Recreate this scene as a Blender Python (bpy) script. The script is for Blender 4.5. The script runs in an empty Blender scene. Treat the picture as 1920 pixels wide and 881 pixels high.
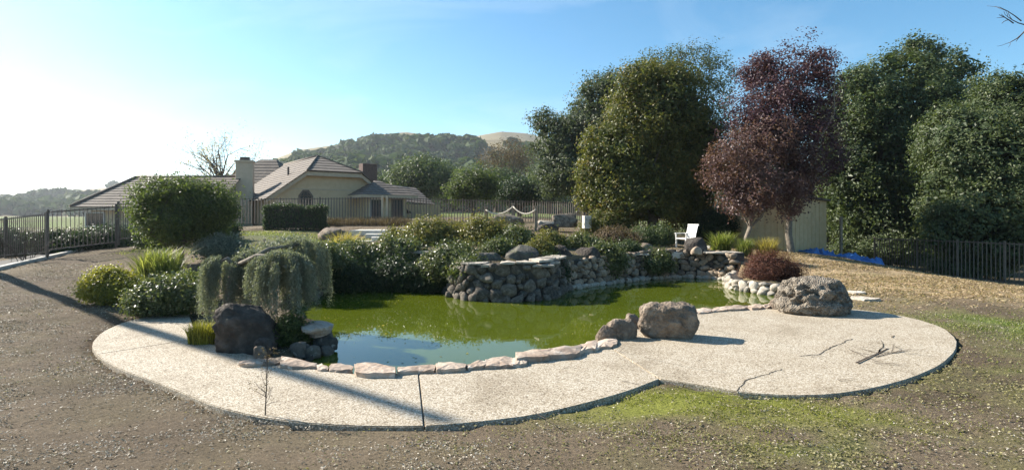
import bpy, bmesh, math, random
import numpy as np
from mathutils import Vector, Matrix

# ------------------------------------------------------------------ camera, sky, sun, exposure
SC = bpy.context.scene
COL = SC.collection
F = 1048.0          # focal length in pixels of the 1920 wide photograph
HOR = 405.0         # image row of the horizon
EYE = 2.15          # eye above the patio (patio top is z = 0)
WATER = -0.15

cam_data = bpy.data.cameras.new("camera")
cam_data.sensor_fit = 'HORIZONTAL'
cam_data.sensor_width = 36.0
cam_data.lens = 36.0 * F / 1920.0
cam_data.shift_y = -(440.5 - HOR) / 1920.0
cam_data.clip_start = 0.05
cam_data.clip_end = 9000
cam = bpy.data.objects.new("camera", cam_data)
COL.objects.link(cam)
cam.location = (0, 0, EYE)
cam.rotation_euler = (math.radians(90), 0, 0)
SC.camera = cam

SUN_AZ, SUN_EL = -66.0, 32.0        # azimuth from the viewing direction (+Y), negative = left
az, el = math.radians(SUN_AZ), math.radians(SUN_EL)
SUN_DIR = Vector((math.sin(az) * math.cos(el), math.cos(az) * math.cos(el), math.sin(el)))

world = bpy.data.worlds.new("World")
SC.world = world
world.use_nodes = True
wn = world.node_tree
wn.nodes.clear()
w_out = wn.nodes.new('ShaderNodeOutputWorld')
w_bg = wn.nodes.new('ShaderNodeBackground')
w_sky = wn.nodes.new('ShaderNodeTexSky')
w_sky.sky_type = 'NISHITA'
w_sky.sun_disc = False
w_sky.sun_elevation = el
w_sky.sun_rotation = az
w_sky.altitude = 200
w_sky.air_density = 1.0
w_sky.dust_density = 0.35
w_sky.ozone_density = 3.0
w_bg.inputs['Strength'].default_value = 0.076
# thin cirrus: a faint veil that keeps the sky's own brightness
w_tc = wn.nodes.new('ShaderNodeTexCoord')
w_map = wn.nodes.new('ShaderNodeMapping')
w_map.inputs['Scale'].default_value = (1.2, 1.2, 4.5)
w_map.inputs['Rotation'].default_value = (0.2, 0.35, 0.5)
w_no = wn.nodes.new('ShaderNodeTexNoise')
w_no.inputs['Scale'].default_value = 1.7
w_no.inputs['Detail'].default_value = 7
w_no.inputs['Roughness'].default_value = 0.55
w_no.inputs['Distortion'].default_value = 0.6
w_rm = wn.nodes.new('ShaderNodeMapRange')
w_rm.inputs['From Min'].default_value = 0.52
w_rm.inputs['From Max'].default_value = 0.85
w_rm.inputs['To Max'].default_value = 0.30
w_mx = wn.nodes.new('ShaderNodeMix')
w_mx.data_type = 'RGBA'
w_mx.inputs[7].default_value = (6.0, 6.6, 7.0, 1)
w_hs = wn.nodes.new('ShaderNodeHueSaturation')
w_hs.inputs['Hue'].default_value = 0.487
w_hs.inputs['Saturation'].default_value = 1.22
wn.links.new(w_sky.outputs['Color'], w_hs.inputs['Color'])
wn.links.new(w_tc.outputs['Generated'], w_map.inputs['Vector'])
wn.links.new(w_map.outputs['Vector'], w_no.inputs['Vector'])
wn.links.new(w_no.outputs['Fac'], w_rm.inputs['Value'])
wn.links.new(w_rm.outputs['Result'], w_mx.inputs[0])
wn.links.new(w_hs.outputs['Color'], w_mx.inputs[6])
wn.links.new(w_mx.outputs[2], w_bg.inputs['Color'])
wn.links.new(w_bg.outputs['Background'], w_out.inputs['Surface'])

sun_data = bpy.data.lights.new("sun", 'SUN')
sun_data.energy = 5.0
sun_data.angle = math.radians(0.6)
sun_data.color = (1.0, 0.93, 0.82)
sun = bpy.data.objects.new("sun", sun_data)
COL.objects.link(sun)
sun.rotation_euler = (-SUN_DIR).to_track_quat('-Z', 'Y').to_euler()
sun.location = SUN_DIR * 60

SC.view_settings.view_transform = 'Standard'
SC.view_settings.look = 'None'
SC.view_settings.gamma = 1.0
SC.view_settings.use_curve_mapping = False
SC.view_settings.exposure = 1.4
SC.render.engine = 'CYCLES'
SC.cycles.use_denoising = True
SC.cycles.max_bounces = 6
SC.cycles.transparent_max_bounces = 8

# ------------------------------------------------------------------ helpers
rng = np.random.default_rng(7)
R = random.Random(11)


def W(px, d, py):
    """point seen at photo pixel (px, py), d metres in front of the camera"""
    return ((px - 960.0) / F * d, d, EYE - (py - HOR) / F * d)


def G(px, py, z=0.0):
    """point of the level z seen at photo pixel (px, py)"""
    d = (EYE - z) * F / (py - HOR)
    return ((px - 960.0) / F * d, d, z)


def hash3(ix, iy, iz):
    h = (ix.astype(np.int64) * 374761393 + iy.astype(np.int64) * 668265263 + iz.astype(np.int64) * 2147483647) & 0x7fffffff
    h = ((h ^ (h >> 13)) * 1274126177) & 0x7fffffff
    h = h ^ (h >> 16)
    return (h & 0xffff) / 65535.0


def vnoise(P):
    """value noise 0..1 for an (n, 3) array"""
    P = np.asarray(P, float)
    I = np.floor(P)
    f = P - I
    f = f * f * (3 - 2 * f)
    I = I.astype(np.int64)
    r = 0
    for dx in (0, 1):
        for dy in (0, 1):
            for dz in (0, 1):
                w = (f[:, 0] if dx else 1 - f[:, 0]) * (f[:, 1] if dy else 1 - f[:, 1]) * (f[:, 2] if dz else 1 - f[:, 2])
                r = r + w * hash3(I[:, 0] + dx, I[:, 1] + dy, I[:, 2] + dz)
    return r


def fbm(P, oct=4, gain=0.5):
    P = np.asarray(P, float)
    a, s, t = 1.0, 0.0, 0.0
    for i in range(oct):
        s = s + a * vnoise(P * (2.03 ** i) + 17.3 * i)
        t += a
        a *= gain
    return s / t


def xyz(x, y, z=0.0):
    x = np.asarray(x, float)
    return np.stack([x, np.broadcast_to(np.asarray(y, float), x.shape), np.broadcast_to(np.asarray(z, float), x.shape)], -1)


def link(o, parent=None):
    COL.objects.link(o)
    if parent is not None:
        o.parent = parent
    return o


def tag(o, label=None, cat=None, group=None, kind=None):
    if label:
        o["label"] = label
    if cat:
        o["category"] = cat
    if group:
        o["group"] = group
    if kind:
        o["kind"] = kind
    return o


def thing(name, loc, label, cat, group=None, rz=0.0):
    o = bpy.data.objects.new(name, None)
    o.empty_display_size = 0.2
    o.location = loc
    o.rotation_euler = (0, 0, rz)
    link(o)
    return tag(o, label, cat, group)


def np_mesh(name, verts, faces, mat, smooth=False, fattr=None):
    """verts (n,3), faces (m,k) -> mesh"""
    me = bpy.data.meshes.new(name)
    verts = np.asarray(verts, np.float32)
    faces = np.asarray(faces, np.int32)
    m, k = faces.shape
    me.vertices.add(len(verts))
    me.vertices.foreach_set('co', verts.ravel())
    me.loops.add(m * k)
    me.loops.foreach_set('vertex_index', faces.ravel())
    me.polygons.add(m)
    me.polygons.foreach_set('loop_start', np.arange(0, m * k, k, dtype=np.int32))
    me.polygons.foreach_set('use_smooth', np.full(m, smooth, bool))
    if fattr is not None:
        a = me.attributes.new('rnd', 'FLOAT', 'FACE')
        a.data.foreach_set('value', np.asarray(fattr, np.float32))
    me.update(calc_edges=True)
    if mat:
        me.materials.append(mat)
    return me


def wmat(o):
    M = o.matrix_parent_inverse @ o.matrix_basis
    return wmat(o.parent) @ M if o.parent is not None else o.matrix_basis.copy()


def obj(name, me, parent=None, loc=None):
    """link a mesh given in world coordinates (or local ones when loc is set) under its parent"""
    o = bpy.data.objects.new(name, me)
    link(o, parent)
    if loc is not None:
        o.location = loc
    elif parent is not None:
        o.matrix_parent_inverse = wmat(parent).inverted()
    return o


class MB:
    """collects polygons of any size"""

    def __init__(s):
        s.v, s.f = [], []

    def add(s, vs, fs):
        b = len(s.v)
        s.v += [tuple(v) for v in vs]
        s.f += [tuple(b + i for i in f) for f in fs]
        return s

    def box(s, c, size, rz=0.0, M=None):
        hx, hy, hz = (k / 2 for k in size)
        ca, sa = math.cos(rz), math.sin(rz)
        vs = []
        for z in (-hz, hz):
            for x, y in ((-hx, -hy), (hx, -hy), (hx, hy), (-hx, hy)):
                vs.append((c[0] + ca * x - sa * y, c[1] + sa * x + ca * y, c[2] + z))
        return s.add(vs, [(3, 2, 1, 0), (4, 5, 6, 7), (0, 1, 5, 4), (1, 2, 6, 5), (2, 3, 7, 6), (3, 0, 4, 7)])

    def prism(s, poly, z0, z1):
        """poly: list of (x, y) or (x, y, dz); closed upright prism"""
        a = 0.0
        n = len(poly)
        for i in range(n):
            a += poly[i][0] * poly[(i + 1) % n][1] - poly[(i + 1) % n][0] * poly[i][1]
        if a < 0:
            poly = poly[::-1]
        bot = [(p[0], p[1], z0) for p in poly]
        top = [(p[0], p[1], z1 + (p[2] if len(p) > 2 else 0)) for p in poly]
        fs = [tuple(range(n))[::-1], tuple(range(n, 2 * n))]
        fs += [(i, (i + 1) % n, n + (i + 1) % n, n + i) for i in range(n)]
        return s.add(bot + top, fs)

    def tube(s, pts, radii, sides=6, cap=True):
        pts = [Vector(p) for p in pts]
        n = len(pts)
        if not hasattr(radii, '__len__'):
            radii = [radii] * n
        vs, fs = [], []
        up = Vector((0.31, 0.2, 0.93))
        for i, p in enumerate(pts):
            t = (pts[min(i + 1, n - 1)] - pts[max(i - 1, 0)]).normalized()
            a = t.cross(up)
            if a.length < 1e-3:
                a = t.cross(Vector((1, 0, 0)))
            a.normalize()
            b = t.cross(a)
            for k in range(sides):
                g = 2 * math.pi * k / sides
                vs.append(p + (a * math.cos(g) + b * math.sin(g)) * radii[i])
        for i in range(n - 1):
            for k in range(sides):
                k2 = (k + 1) % sides
                fs.append((i * sides + k, i * sides + k2, (i + 1) * sides + k2, (i + 1) * sides + k))
        if cap:
            fs.append(tuple(range(sides))[::-1])
            fs.append(tuple(range((n - 1) * sides, n * sides)))
        return s.add(vs, fs)

    def mesh(s, name, mat, smooth=False):
        me = bpy.data.meshes.new(name)
        me.from_pydata(s.v, [], s.f)
        me.update()
        if smooth:
            me.polygons.foreach_set('use_smooth', np.ones(len(me.polygons), bool))
        if mat:
            me.materials.append(mat)
        return me

    def build(s, name, mat, parent=None, smooth=False, bevel=0.0, loc=None):
        o = obj(name, s.mesh(name, mat, smooth), parent, loc)
        if bevel:
            b = o.modifiers.new('bevel', 'BEVEL')
            b.width = bevel
            b.segments = 2
            b.limit_method = 'ANGLE'
        return o


# ------------------------------------------------------------------ materials
MATS = {}


def nodes(name):
    m = bpy.data.materials.new(name)
    m.use_nodes = True
    nt = m.node_tree
    bs = nt.nodes['Principled BSDF']
    MATS[name] = m
    return m, nt, bs


def ramp(nt, stops, fac):
    r = nt.nodes.new('ShaderNodeValToRGB')
    e = r.color_ramp.elements
    while len(e) < len(stops):
        e.new(0.5)
    for k, (p, c) in enumerate(stops):
        e[k].position = p
        e[k].color = (*c, 1)
    nt.links.new(fac, r.inputs['Fac'])
    return r.outputs['Color']


def noise(nt, scale, detail=4, rough=0.55, coord='Object', dist=0.0, vec=None):
    n = nt.nodes.new('ShaderNodeTexNoise')
    n.inputs['Scale'].default_value = scale
    n.inputs['Detail'].default_value = detail
    n.inputs['Roughness'].default_value = rough
    n.inputs['Distortion'].default_value = dist
    if vec is None:
        tc = nt.nodes.new('ShaderNodeTexCoord')
        vec = tc.outputs[coord]
    nt.links.new(vec, n.inputs['Vector'])
    return n.outputs['Fac']


def voro(nt, scale, out='Distance', feature='F1'):
    n = nt.nodes.new('ShaderNodeTexVoronoi')
    n.feature = feature
    n.inputs['Scale'].default_value = scale
    tc = nt.nodes.new('ShaderNodeTexCoord')
    nt.links.new(tc.outputs['Object'], n.inputs['Vector'])
    return n.outputs[out]


def mixc(nt, a, b, fac, mode='MIX'):
    m = nt.nodes.new('ShaderNodeMix')
    m.data_type = 'RGBA'
    m.blend_type = mode
    for val, idx in ((fac, 0), (a, 6), (b, 7)):
        if isinstance(val, (int, float)):
            m.inputs[idx].default_value = val
        elif isinstance(val, tuple):
            m.inputs[idx].default_value = (*val, 1)
        else:
            nt.links.new(val, m.inputs[idx])
    return m.outputs[2]


def bump(nt, bs, h, strength=0.5, dist=0.02, chain=None):
    b = nt.nodes.new('ShaderNodeBump')
    b.inputs['Strength'].default_value = strength
    b.inputs['Distance'].default_value = dist
    nt.links.new(h, b.inputs['Height'])
    if chain is not None:
        nt.links.new(chain, b.inputs['Normal'])
    nt.links.new(b.outputs['Normal'], bs.inputs['Normal'])
    return b.outputs['Normal']


def objrandom(nt):
    return nt.nodes.new('ShaderNodeObjectInfo').outputs['Random']


def simple(name, c1, c2, scale=6.0, rough=0.8, bstr=0.3, bdist=0.01, detail=5, spec=0.3, metal=0.0):
    m, nt, bs = nodes(name)
    f = noise(nt, scale, detail)
    nt.links.new(ramp(nt, [(0.3, c1), (0.7, c2)], f), bs.inputs['Base Color'])
    bs.inputs['Roughness'].default_value = rough
    bs.inputs['Specular IOR Level'].default_value = spec
    bs.inputs['Metallic'].default_value = metal
    if bstr:
        bump(nt, bs, noise(nt, scale * 5, 4), bstr, bdist)
    return m


def leafmat(name, stops, trans=0.35, rough=0.48, spec=0.32, tint=1.25):
    m, nt, bs = nodes(name)
    at = nt.nodes.new('ShaderNodeAttribute')
    at.attribute_name = 'rnd'
    col = ramp(nt, stops, at.outputs['Fac'])
    nt.links.new(col, bs.inputs['Base Color'])
    bs.inputs['Roughness'].default_value = rough
    bs.inputs['Specular IOR Level'].default_value = spec
    tr = nt.nodes.new('ShaderNodeBsdfTranslucent')
    tc = mixc(nt, col, (tint, tint * 1.05, tint * 0.55), 1.0, 'MULTIPLY')
    nt.links.new(tc, tr.inputs['Color'])
    mx = nt.nodes.new('ShaderNodeMixShader')
    mx.inputs[0].default_value = trans
    out = nt.nodes['Material Output']
    nt.links.new(bs.outputs[0], mx.inputs[1])
    nt.links.new(tr.outputs[0], mx.inputs[2])
    nt.links.new(mx.outputs[0], out.inputs['Surface'])
    return m


# foliage
L_ROUND = leafmat('foliage_round_tree', [(0.0, (.045, .062, .016)), (.45, (.100, .112, .028)), (.8, (.170, .150, .036)), (1, (.240, .150, .050))])
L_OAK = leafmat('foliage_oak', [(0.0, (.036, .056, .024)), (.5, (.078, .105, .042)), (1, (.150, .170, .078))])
L_OAKPALE = leafmat('foliage_pale_oak', [(0.0, (.045, .062, .035)), (.5, (.085, .105, .055)), (1, (.140, .155, .085))])
L_PURPLE = leafmat('foliage_purple', [(0.0, (.042, .020, .032)), (.5, (.080, .038, .055)), (.85, (.125, .065, .075)), (1, (.160, .105, .085))], trans=.4)
L_RUSSET = leafmat('foliage_russet', [(0.0, (.066, .034, .036)), (.5, (.122, .066, .062)), (1, (.205, .125, .098))], trans=.35)
L_GLOSSY = leafmat('foliage_glossy', [(0.0, (.040, .062, .023)), (.55, (.105, .125, .042)), (1, (.21, .205, .085))], rough=.38, spec=.5)
L_OLIVE = leafmat('foliage_olive', [(0.0, (.075, .088, .024)), (.5, (.165, .16, .042)), (.85, (.25, .21, .068)), (1, (.30, .165, .06))], rough=.4)
L_BALL = leafmat('foliage_ball', [(0.0, (.038, .058, .022)), (.6, (.095, .125, .038)), (1, (.185, .21, .068))], trans=.45)
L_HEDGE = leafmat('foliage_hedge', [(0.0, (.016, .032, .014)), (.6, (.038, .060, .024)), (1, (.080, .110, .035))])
L_CEDAR = leafmat('foliage_cedar', [(0.0, (.10, .112, .085)), (.5, (.185, .198, .148)), (1, (.30, .305, .235))], trans=.3, rough=.6, spec=.25)
L_YELLOW = leafmat('foliage_yellow', [(0.0, (.080, .095, .020)), (.5, (.230, .220, .035)), (1, (.420, .370, .060))], trans=.4)
L_GRASS = leafmat('foliage_grass', [(0.0, (.070, .100, .022)), (.5, (.160, .190, .045)), (1, (.320, .320, .110))], trans=.45)
L_STRAW = leafmat('foliage_straw', [(0.0, (.120, .090, .030)), (.5, (.300, .240, .060)), (1, (.480, .400, .130))], trans=.45)
L_BROWN = leafmat('foliage_brown', [(0.0, (.060, .042, .028)), (.5, (.130, .092, .058)), (1, (.240, .180, .120))], trans=.25, rough=.7, spec=.2)
L_RED = leafmat('foliage_red', [(0.0, (.045, .016, .012)), (.5, (.110, .040, .026)), (1, (.230, .105, .060))], trans=.25, rough=.6, spec=.25)
L_BLOSSOM = leafmat('foliage_blossom', [(0.0, (.20, .15, .10)), (.5, (.36, .28, .20)), (1, (.55, .45, .36))], trans=.4)
L_WOOD = leafmat('foliage_far_wood', [(0.0, (.028, .046, .022)), (.5, (.050, .078, .032)), (1, (.090, .115, .050))], trans=.2, rough=.8, spec=.1)
L_LITTER = leafmat('leaf_litter', [(0.0, (.095, .076, .055)), (.4, (.21, .175, .130)), (.75, (.36, .31, .24)), (1, (.56, .51, .42))], trans=.12, rough=.6, spec=.25, tint=1.0)
L_CLOVER = leafmat('ground_leaves', [(0.0, (.095, .092, .034)), (.5, (.20, .18, .07)), (1, (.36, .32, .17))], trans=.35, rough=.5)
L_MOSS = leafmat('moss_tufts', [(0.0, (.10, .12, .022)), (.5, (.21, .225, .042)), (1, (.36, .35, .09))], trans=.4, rough=.7, spec=.2)
L_DRY = leafmat('dry_grass', [(0.0, (.170, .120, .070)), (.5, (.340, .250, .150)), (1, (.520, .410, .260))], trans=.3, rough=.7, spec=.2)

M_BARK = simple('bark', (.045, .036, .028), (.120, .100, .080), 9, .9, .7, .02)
M_BARKPALE = simple('bark_pale', (.11, .09, .07), (.25, .215, .17), 9, .9, .6, .02)
M_TWIG = simple('twig', (.040, .030, .024), (.095, .072, .055), 12, .9, 0)
M_IRON = simple('fence_iron', (.085, .064, .049), (.15, .115, .088), 8, .55, .1, .002, spec=.4)
M_WOODPOST = simple('weathered_wood', (.16, .125, .09), (.29, .235, .17), 5, .85, .4, .006)
M_STUCCO = simple('stucco', (.50, .375, .225), (.57, .435, .27), 3, .9, .25, .006)
M_STUCCO2 = simple('stucco_pale', (.46, .37, .26), (.53, .43, .31), 3, .9, .25, .006)
M_TRIM = simple('trim_paint', (.42, .34, .24), (.50, .41, .29), 4, .7, .1, .003)
M_WHITE = simple('white_paint', (.55, .52, .47), (.72, .70, .66), 9, .5, .05, .002)
M_SHED = simple('shed_paint', (.52, .37, .20), (.62, .46, .27), 3, .75, .2, .004)
M_BRICK = simple('chimney_brick', (.075, .05, .042), (.15, .10, .082), 8, .9, .5, .01)
M_CONC = simple('concrete', (.42, .39, .34), (.58, .54, .47), 5, .9, .3, .004)
M_PATH_SHADED = simple('path_shaded', (.075, .07, .065), (.12, .112, .10), 8, .95, .4, .01)  # path paving darkened, the shade lying on it put into the colour
M_ROPE = simple('rope', (.45, .40, .32), (.60, .54, .44), 30, .9, .3, .004)
M_FIBRE = simple('backing_mortar', (.030, .029, .026), (.065, .06, .052), 6, .95, .6, .02)
M_DARK = simple('crack_dirt', (.035, .030, .024), (.075, .062, .048), 20, .95, 0)

m, nt, bs = nodes('window_glass')
bs.inputs['Base Color'].default_value = (.03, .04, .05, 1)
bs.inputs['Roughness'].default_value = .06
bs.inputs['Specular IOR Level'].default_value = .8
M_GLASS = m

m, nt, bs = nodes('tarp_blue')
nt.links.new(ramp(nt, [(.3, (.03, .12, .36)), (.7, (.07, .22, .52))], noise(nt, 4)), bs.inputs['Base Color'])
bs.inputs['Roughness'].default_value = .42
bump(nt, bs, noise(nt, 9, 5), .6, .03)
M_TARP = m

# roof tiles: colour differs from tile to tile
m, nt, bs = nodes('roof_tile')
tc = nt.nodes.new('ShaderNodeTexCoord')
vo = nt.nodes.new('ShaderNodeTexVoronoi')
vo.inputs['Scale'].default_value = 3.2
nt.links.new(tc.outputs['Object'], vo.inputs['Vector'])
base = ramp(nt, [(0.0, (.085, .062, .043)), (.5, (.145, .11, .078)), (1, (.215, .168, .122))], vo.outputs['Color'])
nt.links.new(mixc(nt, base, (.09, .075, .065), noise(nt, 1.2, 5)), bs.inputs['Base Color'])
bs.inputs['Roughness'].default_value = .85
bump(nt, bs, vo.outputs['Distance'], .5, .02)
M_ROOF = m

# exposed aggregate patio
m, nt, bs = nodes('exposed_aggregate')
vo = nt.nodes.new('ShaderNodeTexVoronoi')
vo.inputs['Scale'].default_value = 58
vo.inputs['Randomness'].default_value = 1
tc = nt.nodes.new('ShaderNodeTexCoord')
nt.links.new(tc.outputs['Object'], vo.inputs['Vector'])
sep = nt.nodes.new('ShaderNodeSeparateColor')
nt.links.new(vo.outputs['Color'], sep.inputs['Color'])
peb = ramp(nt, [(0.0, (.20, .165, .125)), (.12, (.39, .34, .27)), (.33, (.53, .48, .395)), (.7, (.60, .55, .46)), (1, (.66, .61, .53))], sep.outputs[0])
edge = ramp(nt, [(.25, (1, 1, 1)), (.62, (.55, .5, .43))], vo.outputs['Distance'])
c = mixc(nt, peb, edge, 1.0, 'MULTIPLY')
big = ramp(nt, [(.32, (.70, .665, .615)), (.48, (.93, .91, .88)), (.65, (1, 1, 1))], noise(nt, .8, 8, .68, dist=.4))
c = mixc(nt, c, big, 1.0, 'MULTIPLY')
spot = ramp(nt, [(.66, (1, 1, 1)), (.74, (.70, .64, .56))], noise(nt, 9, 5, .7))
c = mixc(nt, c, spot, .7, 'MULTIPLY')
nt.links.new(c, bs.inputs['Base Color'])
bs.inputs['Roughness'].default_value = .8
bs.inputs['Specular IOR Level'].default_value = .3
bump(nt, bs, vo.outputs['Distance'], -.45, .012)
M_PATIO = m


def rockmat(name, c1, c2, c3, scale=4.0, pit=0.0, lichen=None, tonal=.5, bd=.05):
    m, nt, bs = nodes(name)
    f = noise(nt, scale, 8, .65, dist=.3)
    col = ramp(nt, [(.28, c1), (.5, c2), (.72, c3)], f)
    if tonal:
        rv = ramp(nt, [(0, (1 - tonal, 1 - tonal, 1 - tonal)), (.5, (1, .97, .92)), (1, (1 + tonal * .6, 1 + tonal * .55, 1 + tonal * .45))], objrandom(nt))
        col = mixc(nt, col, rv, 1.0, 'MULTIPLY')
    if lichen:
        lf = ramp(nt, [(.56, (0, 0, 0)), (.68, (1, 1, 1))], noise(nt, scale * 1.6, 6, .7, dist=.5))
        col = mixc(nt, col, lichen, lf)
    nt.links.new(col, bs.inputs['Base Color'])
    bs.inputs['Roughness'].default_value = .9
    bs.inputs['Specular IOR Level'].default_value = .25
    n1 = bump(nt, bs, noise(nt, scale * 2.5, 8, .7), .8, bd)
    if pit:
        bump(nt, bs, voro(nt, scale * 4), pit, .05, n1)
    return m


M_BASALT = rockmat('basalt', (.024, .020, .017), (.062, .051, .042), (.14, .118, .098), 3.5, .5, tonal=0)
M_BROWNROCK = rockmat('brown_rock', (.075, .056, .042), (.19, .147, .11), (.32, .265, .205), 5.0, .6, tonal=0)
M_TUFA = rockmat('pitted_rock', (.060, .048, .037), (.22, .182, .14), (.40, .35, .28), 7.0, 1.0, (.46, .42, .35), tonal=0)
M_RIVER = rockmat('wall_stone', (.055, .047, .040), (.125, .108, .090), (.22, .195, .165), 5.0, 0, (.30, .275, .235), tonal=.5, bd=.03)
M_RIVERWARM = rockmat('wall_stone_warm', (.13, .10, .075), (.26, .205, .155), (.37, .305, .235), 5.0, 0, None, tonal=.45, bd=.03)
M_CHALK = rockmat('whitened_stone', (.20, .175, .145), (.36, .325, .275), (.52, .48, .42), 5.0, 0, None, tonal=.3, bd=.03)
M_FLAG = rockmat('flagstone', (.22, .155, .118), (.38, .30, .24), (.52, .45, .38), 3.0, .3, (.58, .52, .45), tonal=.25, bd=.03)
M_LEDGE = rockmat('ledge_stone', (.26, .22, .18), (.44, .39, .33), (.60, .55, .48), 4.0, .3, None, tonal=.3, bd=.03)
M_MOSSROCK = rockmat('mossy_rock', (.05, .045, .035), (.10, .092, .075), (.19, .17, .14), 4.0, .4, (.12, .14, .035), tonal=0)

# ground: colour attribute + fine grain
m, nt, bs = nodes('ground_soil')
at = nt.nodes.new('ShaderNodeAttribute')
at.attribute_name = 'gcol'
g = ramp(nt, [(.25, (.42, .40, .38)), (.5, (.95, .95, .95)), (.75, (1.45, 1.42, 1.36))], noise(nt, 24, 8, .75))
c = mixc(nt, at.outputs['Color'], g, 1.0, 'MULTIPLY')
nt.links.new(c, bs.inputs['Base Color'])
bs.inputs['Roughness'].default_value = .95
bs.inputs['Specular IOR Level'].default_value = .15
n1 = bump(nt, bs, noise(nt, 22, 8, .75), 1.0, .05)
bump(nt, bs, noise(nt, 5, 4, .6), .6, .08, n1)
M_GROUND = m

m, nt, bs = nodes('hill_grass')
nt.links.new(ramp(nt, [(.3, (.15, .125, .075)), (.5, (.22, .185, .11)), (.7, (.28, .235, .145))], noise(nt, .012, 6, .6)), bs.inputs['Base Color'])
bs.inputs['Roughness'].default_value = 1
bs.inputs['Specular IOR Level'].default_value = .05
M_HILL = m

m, nt, bs = nodes('pond_water')
nt.links.new(ramp(nt, [(.3, (.056, .075, .006)), (.7, (.076, .095, .008))], noise(nt, .25, 3, .5)), bs.inputs['Base Color'])
bs.inputs['Roughness'].default_value = .025
bs.inputs['IOR'].default_value = 1.33
bs.inputs['Specular IOR Level'].default_value = .5
bump(nt, bs, noise(nt, 1.6, 2, .5, dist=.6), .02, .02)
M_WATER = m

# ------------------------------------------------------------------ terrain
# water edge on the level of the water, traced clockwise from the near left
pond_px = [(598, 688), (650, 693), (700, 690), (745, 692), (800, 687), (880, 684), (940, 676), (985, 662), (1030, 650), (1075, 640),
           (1130, 630), (1190, 608), (1250, 592), (1300, 584), (1370, 576), (1440, 573), (1466, 567), (1468, 556), (1420, 550), (1378, 544),
           (1362, 536), (1372, 528), (1340, 524), (1270, 521), (1200, 526), (1120, 536), (1062, 544), (1046, 553), (1030, 561), (980, 565),
           (920, 565), (872, 562), (846, 555), (838, 545), (826, 538), (760, 537), (680, 539), (606, 545), (572, 566), (560, 596), (600, 606),
           (628, 614), (624, 640), (590, 664), (572, 676)]
# (where the rim stones hide the water's edge the traced line is the rim's, 2 cm above the patio)
POND = np.array([G(x, y, .02 if (i < 17 or i > 40) else WATER)[:2] for i, (x, y) in enumerate(pond_px)])

# patio outline, near edge from left to right, then back along the pond
patio_out = [(350, 578), (300, 588), (235, 602), (190, 622), (170, 645), (185, 668), (225, 692), (290, 715), (345, 737), (405, 762), (480, 780),
             (560, 791), (650, 797), (740, 799), (820, 797), (900, 790), (1000, 778), (1100, 755), (1180, 732), (1236, 710), (1320, 722),
             (1400, 736), (1480, 741), (1560, 739), (1640, 727), (1710, 708), (1765, 684), (1793, 657), (1795, 636), (1770, 614), (1720, 598),
             (1660, 586), (1600, 579), (1530, 573), (1480, 570)]
patio_in = [(1466, 571), (1440, 575), (1370, 579), (1300, 587), (1250, 597), (1190, 614), (1130, 637), (1080, 648), (1030, 660), (985, 671),
            (940, 684), (880, 692), (800, 696), (745, 700), (700, 700), (650, 700), (598, 694), (560, 684), (500, 672), (430, 655), (380, 640), (365, 618)]
PATIO = np.array([G(x, y, 0)[:2] for x, y in patio_out + patio_in])


def inside(poly, X, Y):
    r = np.zeros(X.shape, bool)
    n = len(poly)
    for i in range(n):
        x1, y1 = poly[i]
        x2, y2 = poly[(i + 1) % n]
        if y1 == y2:
            continue
        c = ((y1 > Y) != (y2 > Y)) & (X < (x2 - x1) * (Y - y1) / (y2 - y1) + x1)
        r ^= c
    return r


def dist(poly, X, Y, closed=True):
    d = np.full(X.shape, 1e9)
    n = len(poly)
    for i in range(n if closed else n - 1):
        a = poly[i]
        b = poly[(i + 1) % n]
        ab = b - a
        t = np.clip(((X - a[0]) * ab[0] + (Y - a[1]) * ab[1]) / (ab @ ab + 1e-12), 0, 1)
        d = np.minimum(d, np.hypot(X - a[0] - t * ab[0], Y - a[1] - t * ab[1]))
    return d


CTRL = np.array([
    (-6, 3, .30), (0, 3, .27), (6, 3, .25), (0, 0, .48), (-10, 0, .55), (10, 0, .45), (0, -20, 1.0), (-20, 0, .6), (20, 0, .2),
    (-8.3, 9.6, .02), (-5, 7.2, .0), (-3.5, 6.3, -.01), (0, 5.7, -.02), (2, 7.2, -.03), (5, 6.9, -.03), (8.1, 9.6, -.02), (6.6, 12, 0.02), (-6.8, 12, .05),
    (-14, 12, .25), (-20, 18, .42), (-9.5, 13.2, .14), (-11, 18, .45), (-14, 20.5, .68), (-8, 20, .9), (-6.6, 18.2, .85), (-6, 14, .25),
    (-19.5, 21, .47), (-15.5, 22, .80), (-15.4, 31, 1.35), (-18, 26, .95), (-11, 26, 1.25),
    (-11.7, 34, 1.68), (-7, 33, 1.65), (0, 34, 1.72), (4, 37, 1.7), (-8, 27, 1.02), (-6.2, 25, .95), (-7, 31, 1.42), (-2, 20.5, 1.1), (-.5, 17, .86), (2.4, 24, 1.25), (1.6, 18.5, .95), (4, 21.5, .85),
    (6, 22.5, .82), (8, 25, .8), (10.5, 27, .65), (7.8, 21, .75), (5, 38, 1.7), (9, 33, 1.0),
    (14, 27, .42), (13.2, 23, .45), (8.6, 18.6, .16), (9.6, 19.5, .3), (7.6, 14.5, .06), (12, 17, .12), (15, 15, -.05), (17, 18.3, -.22), (17.7, 24.3, -.33), (20.5, 36, -.6), (12, 10, .0), (20, 10, -.1),
    (-30, 40, 1.1), (-16, 45, 1.5), (0, 60, 2.3), (30, 50, -.6), (-40, 30, .7), (40, 20, -.6), (-40, 60, 1.2), (40, 60, -.5), (0, 75, 2.6)], float)


def _tps(d2):
    return np.where(d2 > 1e-12, d2 * np.log(np.maximum(d2, 1e-12)), 0) * .5


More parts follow.
